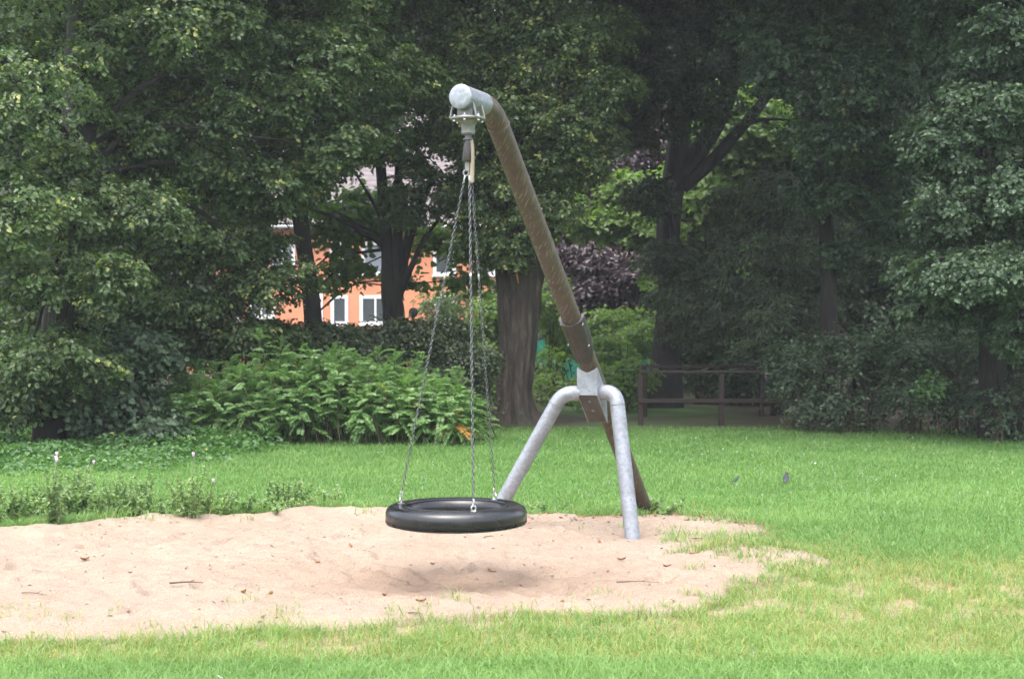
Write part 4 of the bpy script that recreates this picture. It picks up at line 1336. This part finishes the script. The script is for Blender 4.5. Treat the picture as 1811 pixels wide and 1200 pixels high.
bush('garden_shrub', 'leafy green shrub between the bracket and the fence post', 305, [(1075, 620, 33, 45, 40, .8), (1110, 660, 31.5, 45, 50, .8), (1060, 680, 31, 40, 40, .8), (1125, 600, 34, 35, 35, .8), (1100, 570, 36, 60, 30, .8)], 'bright', 'bright shrubs of the garden behind', size=0.11, rs=0.35)
bush('dark_bush', 'dim green bush seen between the fence rails', 306, [(1250, 655, 35, 60, 45, .9), (1330, 640, 34, 60, 60, .9), (1240, 590, 35, 60, 50, .9), (1310, 690, 34.5, 60, 35, .8)], 'maple', 'dark bushes under the trees', size=0.10, rs=0.4)
for (sd_, l, lab) in ((307, [(1420, 690, 24.5, 45, 70, .8), (1410, 630, 25, 50, 50, .8)], 'dark bush at the right end of the timber fence'),
                      (308, [(1510, 690, 24, 65, 70, .9), (1520, 610, 24.5, 70, 50, .9)], 'tall dark bush under the slim trunk behind the lawn'),
                      (309, [(1615, 700, 23.6, 60, 60, .9), (1620, 620, 24.2, 75, 50, .9)], 'dark bush around the small yellow green sprout'),
                      (310, [(1710, 710, 23.2, 55, 60, .8), (1700, 630, 24, 60, 50, .9)], 'dark bush just left of the right edge trunk'),
                      (311, [(1768, 715, 21.9, 50, 65, .5), (1810, 710, 22.3, 60, 70, .8), (1830, 610, 22.8, 60, 60, .8)], 'dark bush at the far right behind the lawn')):
    bush('dark_bush', lab, sd_, l, 'linden_dark', 'dark bushes under the trees', size=0.07, rs=0.32, cover=1.2)
bush('sapling', 'small yellow green sprout lit among the dark right bushes', 312, [(1651, 676, 22.9, 18, 18, .2), (1640, 688, 22.9, 12, 12, .2)], 'weed', None, size=0.08, rs=0.2, cover=0.5, nspray=6, nl=6, stems=1)


# fern-leaved shrub: upright stems with arching pinnate leaves
def fronds(rng, P, T, L, npair, lw):
    n = len(P)
    s = (np.arange(npair)[None] + 0.8) / npair
    hz = nz(T * np.array([1, 1, 0]) + 1e-6)
    q = P[:, None] + T[:, None] * (s * L[:, None])[..., None]
    q[..., 2] -= 0.42 * L[:, None] * s ** 2
    B = nz(np.cross(T, UP))
    Vs = []
    for sg in (-1, 1):
        ax = B[:, None] * sg + T[:, None] * 0.45 + rng.normal(0, 0.10, q.shape)
        ax[..., 2] -= 0.25 + 0.2 * rng.random(q.shape[:2])
        size = lw * (0.55 + 0.45 * np.sin(np.pi * np.clip(s, 0.1, 0.95)) ** 0.7) * np.ones((n, 1)) * (0.85 + 0.3 * rng.random((n, 1)))
        nr = np.broadcast_to(UP * 0.8, q.shape) + hz[:, None] * 0.45 + rng.normal(0, 0.35, q.shape)
        Vs.append((q.reshape(-1, 3), ax.reshape(-1, 3), nr.reshape(-1, 3), size.ravel()))
    pos, ax, nr, sz = (np.concatenate(z) for z in zip(*Vs))
    V, Fq, k = leaf_mesh(rng, pos, ax, nr, sz, 0.21, 0.05, 0.12, True)
    return V, Fq, k, npair


rng = np.random.default_rng(77)
rt = thing('fern_leaved_shrub', gp(580, 788), 'wide light green shrub of fern like leaves with a few orange withered ones', 'shrub')
st, PP, TT, SPC, CT = [], [], [], [], []
topv = lambda u: np.interp(u, [285, 330, 400, 480, 560, 660, 740, 800, 850, 880], [690, 655, 640, 632, 622, 632, 652, 672, 702, 750])
for i in range(260):
    u = rng.uniform(295, 838)
    y = rng.uniform(20.9, 22.6)
    x = pt(u, 0, y)[0]
    zt_ = max(0.3, pt(u, topv(u) + rng.normal(0, 10), y)[2] - 0.10) * (0.55 + 0.45 * min(1, (y - 20.75) / 0.7)) * (rng.uniform(0.72, 1.0) if rng.random() > 0.08 else rng.uniform(1.0, 1.14))
    b = np.array([x + rng.normal(0, .15), y + rng.normal(0, .1) + 0.1, -0.02])
    t = np.array([x, y, zt_])
    st.append(limb(rng, b, t, 0.012, 0.005, 0, 5, 0.06, 4))
    tint = rng.random()
    for k in range(15):
        s = 1 - 0.62 * (k / 15) ** 1.2
        a = rng.random() * 6.28
        e = 0.75 - 0.75 * (1 - s) / 0.62 + rng.normal(0, .32) - (0.1 if k > 3 else -0.2)
        PP.append(b + (t - b) * s)
        TT.append([math.cos(a) * math.cos(e), math.sin(a) * math.cos(e), math.sin(e)])
        CT.append(tint * 0.6 + 0.4 * rng.random())
        pu = 905.5 + F * PP[-1][0] / PP[-1][1]
        pv = 600 - F * (PP[-1][2] - HC) / PP[-1][1]
        wither = ((abs(pu - 720) < 9 and abs(pv - 722) < 9) or (abs(pu - 800) < 20 and abs(pv - 752) < 16 and rng.random() < 0.5)) and rng.random() < 0.5
        SPC.append(1.0 if wither and y < 21.7 else (0.35 if rng.random() < 0.004 else 0.0))
PP, TT = np.array(PP), nz(np.array(TT))
Ln = rng.uniform(0.24, 0.40, len(PP))
V, Fq, k, npair = fronds(rng, PP, TT, Ln, 14, 0.072)
c = np.zeros((len(V), 3))
per = np.concatenate([np.repeat(np.arange(len(PP)), npair)] * 2)
c[:, 0] = np.repeat(rng.random(len(per)), k)
c[:, 1] = np.repeat(np.array(CT)[per], k)
c[:, 2] = np.repeat(np.array(SPC)[per], k)
kk = V[Fq].min(1)[:, 2] > 0.01
fast_mesh('foliage', V, Fq[kk], M['sorbaria'], rt, col=c)
mesh('stems', st, M['stem'], rt, angle=80)

# leafy ground cover in front of the left trees
rng = np.random.default_rng(55)
n = 5200
u = rng.uniform(-220, 520, n)
v = 768 + 100 * rng.random(n) ** 1.3
lim = np.interp(u, [-220, 0, 200, 330, 420, 520], [842, 838, 832, 822, 806, 785])
k = v < lim + rng.normal(0, 6, n)
u, v = u[k], v[k]
Y = gy(v)
X = (u - 905.5) / F * Y
hgt = (0.10 + 0.42 * vnoise(X * 1.4, Y * 1.4, 61, 3) ** 1.6) * np.clip((850 - v) / 70, 0.15, 1)
P = np.stack([X, Y, hgt * rng.uniform(0.35, 1.0, len(X))], 1)
a = rng.random(len(X)) * 6.28
T = nz(np.stack([np.cos(a), np.sin(a), 0.15 + 0 * a], 1))
V, Fq, c = sprays(rng, P, T, T, 9, 0.20, 0.058, 0.2, 0.04, True, 0.01, None, 0.42)
ok = V[Fq].min(1)[:, 2] > 0.0
M['cover'] = leaf_mat('cover_leaf', (0.040, 0.098, 0.030), (0.105, 0.195, 0.068))
o = fast_mesh('undergrowth', V, Fq[ok], M['cover'], col=c)
tag(o, 'low leafy ground cover in the shade below the left trees', 'undergrowth', kind='stuff')


# thistles and weeds along the back edge of the sand
def thistle(rng, name, base, hgt, nst, flowers, label, grp, spread=0.16, bushy=1.0):
    r = thing(name, base, label, 'thistle' if name == 'thistle' else 'weed', grp)
    st, P, T, fl = [], [], [], []
    for i in range(nst):
        a = rng.random() * 6.28
        q = spread * rng.random() ** 0.6
        b = base + np.array([math.cos(a) * q * 0.5, math.sin(a) * q * 0.5, -0.01])
        h = hgt * (rng.uniform(0.5, 0.8) if i >= flowers else rng.uniform(0.92, 1.0))
        t = base + np.array([math.cos(a) * q * 1.5, math.sin(a) * q * 1.5, h])
        p = curve([b, (b + t) / 2 + np.array([0, 0, h * .05]), t], 5)
        st.append(tube(p, np.linspace(0.006, 0.003, len(p)), 5, False))
        top = 0.72 if i < flowers else 1.0
        for s in np.linspace(0.05, top, int((20 + 75 * h) * bushy)):
            P.append(b + (t - b) * s)
            aa = rng.random() * 6.28
            T.append([math.cos(aa), math.sin(aa), rng.uniform(-0.1, 0.6)])
        if i < flowers:
            for j in range(2 if ('four' in label or 'pair' in label) else 1):
                e = t + (rng.normal(0, 0.035, 3) * np.array([1, 1, .6]) if j else 0)
                fl.append(lathe(e - UP * 0.010, UP, [(0.004, 0), (0.011, 0.008), (0.010, 0.018), (0.015, 0.026), (0.012, 0.032)], 9))
                st.append(tube([t - UP * 0.05, e - UP * 0.008], 0.0025, 4, False))
    P, T = np.array(P), nz(np.array(T))
    n = len(P)
    pos = np.repeat(P, 2, 0)
    ax = np.repeat(T, 2, 0) + rng.normal(0, 0.45, (2 * n, 3))
    ax[:, 2] += 0.05
    sz = rng.uniform(0.03, 0.075, 2 * n) * np.clip(1.25 - 0.9 * (pos[:, 2] - base[2]) / hgt, 0.3, 1)
    V, Fq, k = leaf_mesh(rng, pos, ax, UP + rng.normal(0, 0.35, (2 * n, 3)), sz, 0.22, 0.1, 0.2, True)
    c = np.zeros((2 * n, 3))
    c[:, 0] = rng.random(2 * n)
    c[:, 1] = 0.3 + 0.6 * rng.random()
    c[:, 2] = (rng.random(2 * n) < 0.02) * 0.8
    fast_mesh('leaves', V, Fq, M['thistle'], r, col=np.repeat(c, k, 0))
    mesh('stem', st, M['weedstem'], r, angle=80)
    for f in fl:
        mesh('flower', [f], M['pink'], r, angle=60)
    return r


M['weedstem'] = simple('green_stem', (0.12, 0.17, 0.07), 0.6, 0, 0.3, 0.3)
rng = np.random.default_rng(9)
T_ = [(90, 938, 0.60, 9, 2, 'bushy thistle with four pink flowers growing out onto the sand'),
      (128, 915, 0.52, 5, 1, 'thistle with a single pink flower right of the bushy one'),
      (335, 926, 0.56, 8, 1, 'thistle with a pair of pink flowers in the middle of the sand edge'),
      (352, 918, 0.40, 4, 1, 'shorter thistle with one low pink flower'),
      (2, 930, 0.36, 6, 1, 'thistle with a pink flower at the left edge of the photo')]
for (u, v, h, ns, nf, lab) in T_:
    b = gp(u, v)
    thistle(rng, 'thistle', b + UP * float(ground_z(b[0], b[1])[0]), h, ns, nf, lab, 'thistles along the back of the sand')
W_ = [(160, 915, .36, 7, 'weed clump just right of the bushy thistle'), (210, 916, .36, 8, 'leafy weed clump midway between the two tall thistles'), (250, 916, .32, 7, 'weed clump left of the paired flower thistle'),
      (290, 915, .26, 6, 'low weed clump with pale leaves beside the paired flower thistle'), (40, 922, .34, 8, 'weed clump between the edge thistle and the bushy thistle'), (425, 912, .22, 6, 'small round weed tuft on the crest of the sand bank'),
      (505, 900, .36, 8, 'tall weed clump standing in the grass left of the tyre'), (575, 892, .20, 5, 'low green clump on the grass edge nearest the tyre'), (495, 913, .10, 5, 'flat green weed mat on the sand below the tall clump'),
      (1158, 912, .16, 5, 'small bright weed at the foot of the brown mast'), (375, 918, .28, 6, 'weed clump right of the paired flower thistle'), (130, 880, .34, 6, 'pale weed in the grass behind the bushy thistle'),
      (962, 908, .10, 4, 'yellowish weed sprig on the sand edge right of the tyre'), (-60, 935, .4, 8, 'weed clump beyond the left edge')]
for (u, v, h, ns, lab) in W_[:-1]:
    b = gp(u, v)
    thistle(rng, 'weed_clump', b + UP * float(ground_z(b[0], b[1])[0]), h * 1.25, ns + 2, 0, lab, 'weed clumps along the back of the sand', 0.22, 1.0)


for i in range(9):
    u = rng.uniform(-20, 330)
    b = gp(u, np.interp(u, [-20, 200, 480], [926, 912, 898]) + rng.uniform(-22, 2))
    thistle(rng, 'weed_clump', b + UP * float(ground_z(b[0], b[1])[0]), rng.uniform(0.22, 0.48), 8, 0, 'wispy pale green weed among the thistles along the sand edge', 'weed clumps along the back of the sand', 0.2, 0.9)


# dry leaves and twigs lying on the sand
def place(u, v):
    b = gp(u, v)
    return b + UP * float(ground_z(b[0], b[1])[0])


rng = np.random.default_rng(21)
LV = [(330, 1012), (352, 1009), (680, 1068), (430, 1062), (560, 1006), (230, 1019), (1060, 968), (978, 967), (1225, 985), (765, 1000), (870, 1010), (920, 1035), (150, 1000), (1300, 930), (1270, 925), (1240, 920), (1215, 922), (960, 915), (480, 1066), (180, 960), (620, 972), (745, 1080), (1180, 1010), (1100, 1000)]
me0 = None
for i, (u, v) in enumerate(LV):
    b = place(u, v)
    if me0 is None:
        a = np.linspace(0, 1, 7)
        V = []
        for s in a:
            w = 0.016 * math.sin(math.pi * min(max(s, .02), .98)) ** 0.8
            for t in (-1, 0, 1):
                for dz in (0, 0.0012):
                    V.append((0.07 * (s - .5), t * w, 0.006 + 0.010 * t * t + 0.016 * (s - .5) ** 2 * 4 * 0.6 + dz))
        Fl = []
        for i_ in range(6):
            o_, q = i_ * 6, i_ * 6 + 6
            for t in (0, 2):
                Fl += [(o_ + t, q + t, q + t + 2, o_ + t + 2), (o_ + t + 1, o_ + t + 3, q + t + 3, q + t + 1)]
            Fl += [(o_, o_ + 1, q + 1, q), (o_ + 4, q + 4, q + 5, o_ + 5)]
        o = mesh('dry_leaf', [(np.array(V), Fl)], M['deadleaf'], angle=80)
        me0 = o.data
    else:
        o = bpy.data.objects.new('dry_leaf', me0)
        C.objects.link(o)
    o.location = tuple(b)
    o.rotation_euler = (rng.normal(0, .2), rng.normal(0, .2), rng.random() * 6.28)
    k = rng.uniform(0.55, 1.1)
    o.scale = (k, k, k)
    tag(o, 'small curled brown dry leaf lying on the sand', 'leaf', 'dry leaves on the sand')
TW = [(330, 1047, .22, .007, 0.1, 'thick dark stick lying alone on the left part of the sand'), (1130, 1036, .30, .004, -0.1, 'long thin reddish twig on the right part of the sand'), (590, 1014, .16, .004, -0.3, 'thin bent twig left of the tyre hollow'),
      (865, 961, .09, .005, 0.4, 'short dark twig on the sand just below the tyre'), (1237, 961, .12, .005, -0.3, 'bent black twig right of the front leg'), (735, 1098, .10, .004, -0.5, 'thin twig lying at the front grass edge'), (60, 1060, .2, .004, -0.4, 'pale twig half buried at the far left of the sand')]
for (u, v, l, r, a, lab) in TW:
    b = place(u, v)
    p = curve([b + np.array([-l / 2 * math.cos(a), -l / 2 * math.sin(a), 0.012]), b + np.array([-.02 * l, 0.06 * l, 0.016]), b + np.array([l / 2 * math.cos(a), l / 2 * math.sin(a), 0.012])], 5)
    sd2 = [tube(p, np.linspace(r, r * 0.4, len(p)), 6)]
    sd2.append(tube([p[6], p[6] + np.array([0.12 * l, 0.15 * l, 0.01])], [r * 0.5, r * 0.2], 5))
    o = mesh('twig', sd2, M['deadtwig'], base=b)
    tag(o, lab, 'twig', 'twigs on the sand')
# crumbs of bark and leaf, too many to count
n = 900
X, Y = rng.uniform(-6.5, 2.6, n), rng.uniform(7.3, 12.6, n)
k = sdf(X, Y) < -0.1
X, Y = X[k], Y[k]
P = np.stack([X, Y, ground_z(X, Y) + 0.003], 1)
V, Fq, kk = leaf_mesh(rng, P, rng.normal(size=P.shape) * np.array([1, 1, .12]), UP + rng.normal(0, .3, P.shape), rng.uniform(.008, .04, len(P)) , 0.28, 0.05, -0.05, True)
o = fast_mesh('debris', V, Fq, M['deadtwig'])
tag(o, 'crumbs of bark and leaf strewn over the sand', 'debris', kind='stuff')

HAZE = 0.0008

# damp air: thin even rain haze round the whole place
t = NT('rain_haze')
t.t.nodes.remove(t.out)
t.out = t.n('ShaderNodeOutputMaterial')
pv = t.n('ShaderNodeVolumePrincipled', {'Color': (0.86, 0.90, 0.95), 'Density': HAZE, 'Anisotropy': 0.2})
t.t.links.new(pv.outputs[0], t.out.inputs['Volume'])
hz = mesh('haze', [abox(-420, 420, -70, 620, -1.3, 26)], t.m)
tag(hz, 'thin damp haze in the rainy air', 'haze', kind='stuff')

n = 700
uu = rng.uniform(930, 1420, n)
vv = np.interp(uu, [930, 1030, 1110, 1190, 1280, 1350, 1420], [915, 913, 910, 906, 914, 934, 975]) + rng.normal(0, 7, n)
Y = gy(vv)
X = (uu - 905.5) / F * Y
P = np.stack([X, Y, ground_z(X, Y) + 0.006], 1)
V, Fq, kk = leaf_mesh(rng, P, rng.normal(size=P.shape) * np.array([1, 1, .15]), UP + rng.normal(0, .4, P.shape), rng.uniform(.015, .055, len(P)), 0.32, 0.08, -0.05, True)
o = fast_mesh('leaf_litter', V, Fq, M['deadleaf'])
tag(o, 'reddish brown fallen leaves along the back edge of the sand by the mast', 'leaves', kind='stuff')

# ================================================================== LIGHT AND CAMERA
w = bpy.data.worlds.new('World')
bpy.context.scene.world = w
w.use_nodes = True
nt = w.node_tree
nt.nodes.clear()
EL, AZ = math.radians(68), math.radians(205)
sky = nt.nodes.new('ShaderNodeTexSky')
sky.sky_type = 'NISHITA'
sky.sun_disc = False
sky.sun_elevation = EL
sky.sun_rotation = AZ
sky.air_density, sky.dust_density, sky.ozone_density = 1.0, 4.0, 1.0
hs = nt.nodes.new('ShaderNodeHueSaturation')
hs.inputs['Saturation'].default_value = 0.5
bg = nt.nodes.new('ShaderNodeBackground')
bg.inputs['Strength'].default_value = 0.15
out = nt.nodes.new('ShaderNodeOutputWorld')
nt.links.new(sky.outputs[0], hs.inputs['Color'])
nt.links.new(hs.outputs[0], bg.inputs['Color'])
nt.links.new(bg.outputs[0], out.inputs['Surface'])
sl = bpy.data.lights.new('sun', 'SUN')
sl.energy = 0.6
sl.angle = math.radians(60)
sl.color = (1.0, 0.97, 0.92)
so = bpy.data.objects.new('sun', sl)
C.objects.link(so)
sdv = Vector((math.sin(AZ) * math.cos(EL), math.cos(AZ) * math.cos(EL), math.sin(EL)))
so.rotation_euler = (-sdv).to_track_quat('-Z', 'Y').to_euler()

cd = bpy.data.cameras.new('camera')
cd.sensor_width = 36
cd.lens = F / 1811 * 36
cd.clip_start, cd.clip_end = 0.1, 2000
cd.dof.use_dof = True
cd.dof.focus_distance = 10.0
cd.dof.aperture_fstop = 4.5
co = bpy.data.objects.new('camera', cd)
C.objects.link(co)
co.location = (0, 0, HC)
co.rotation_euler = (math.radians(90), 0, 0)
S = bpy.context.scene
S.camera = co
S.view_settings.view_transform = 'Standard'
S.view_settings.look = 'None'
S.view_settings.exposure = 2.25
S.view_settings.gamma = 1
S.cycles.max_bounces = 8
S.cycles.transparent_max_bounces = 4
S.cycles.use_denoising = True
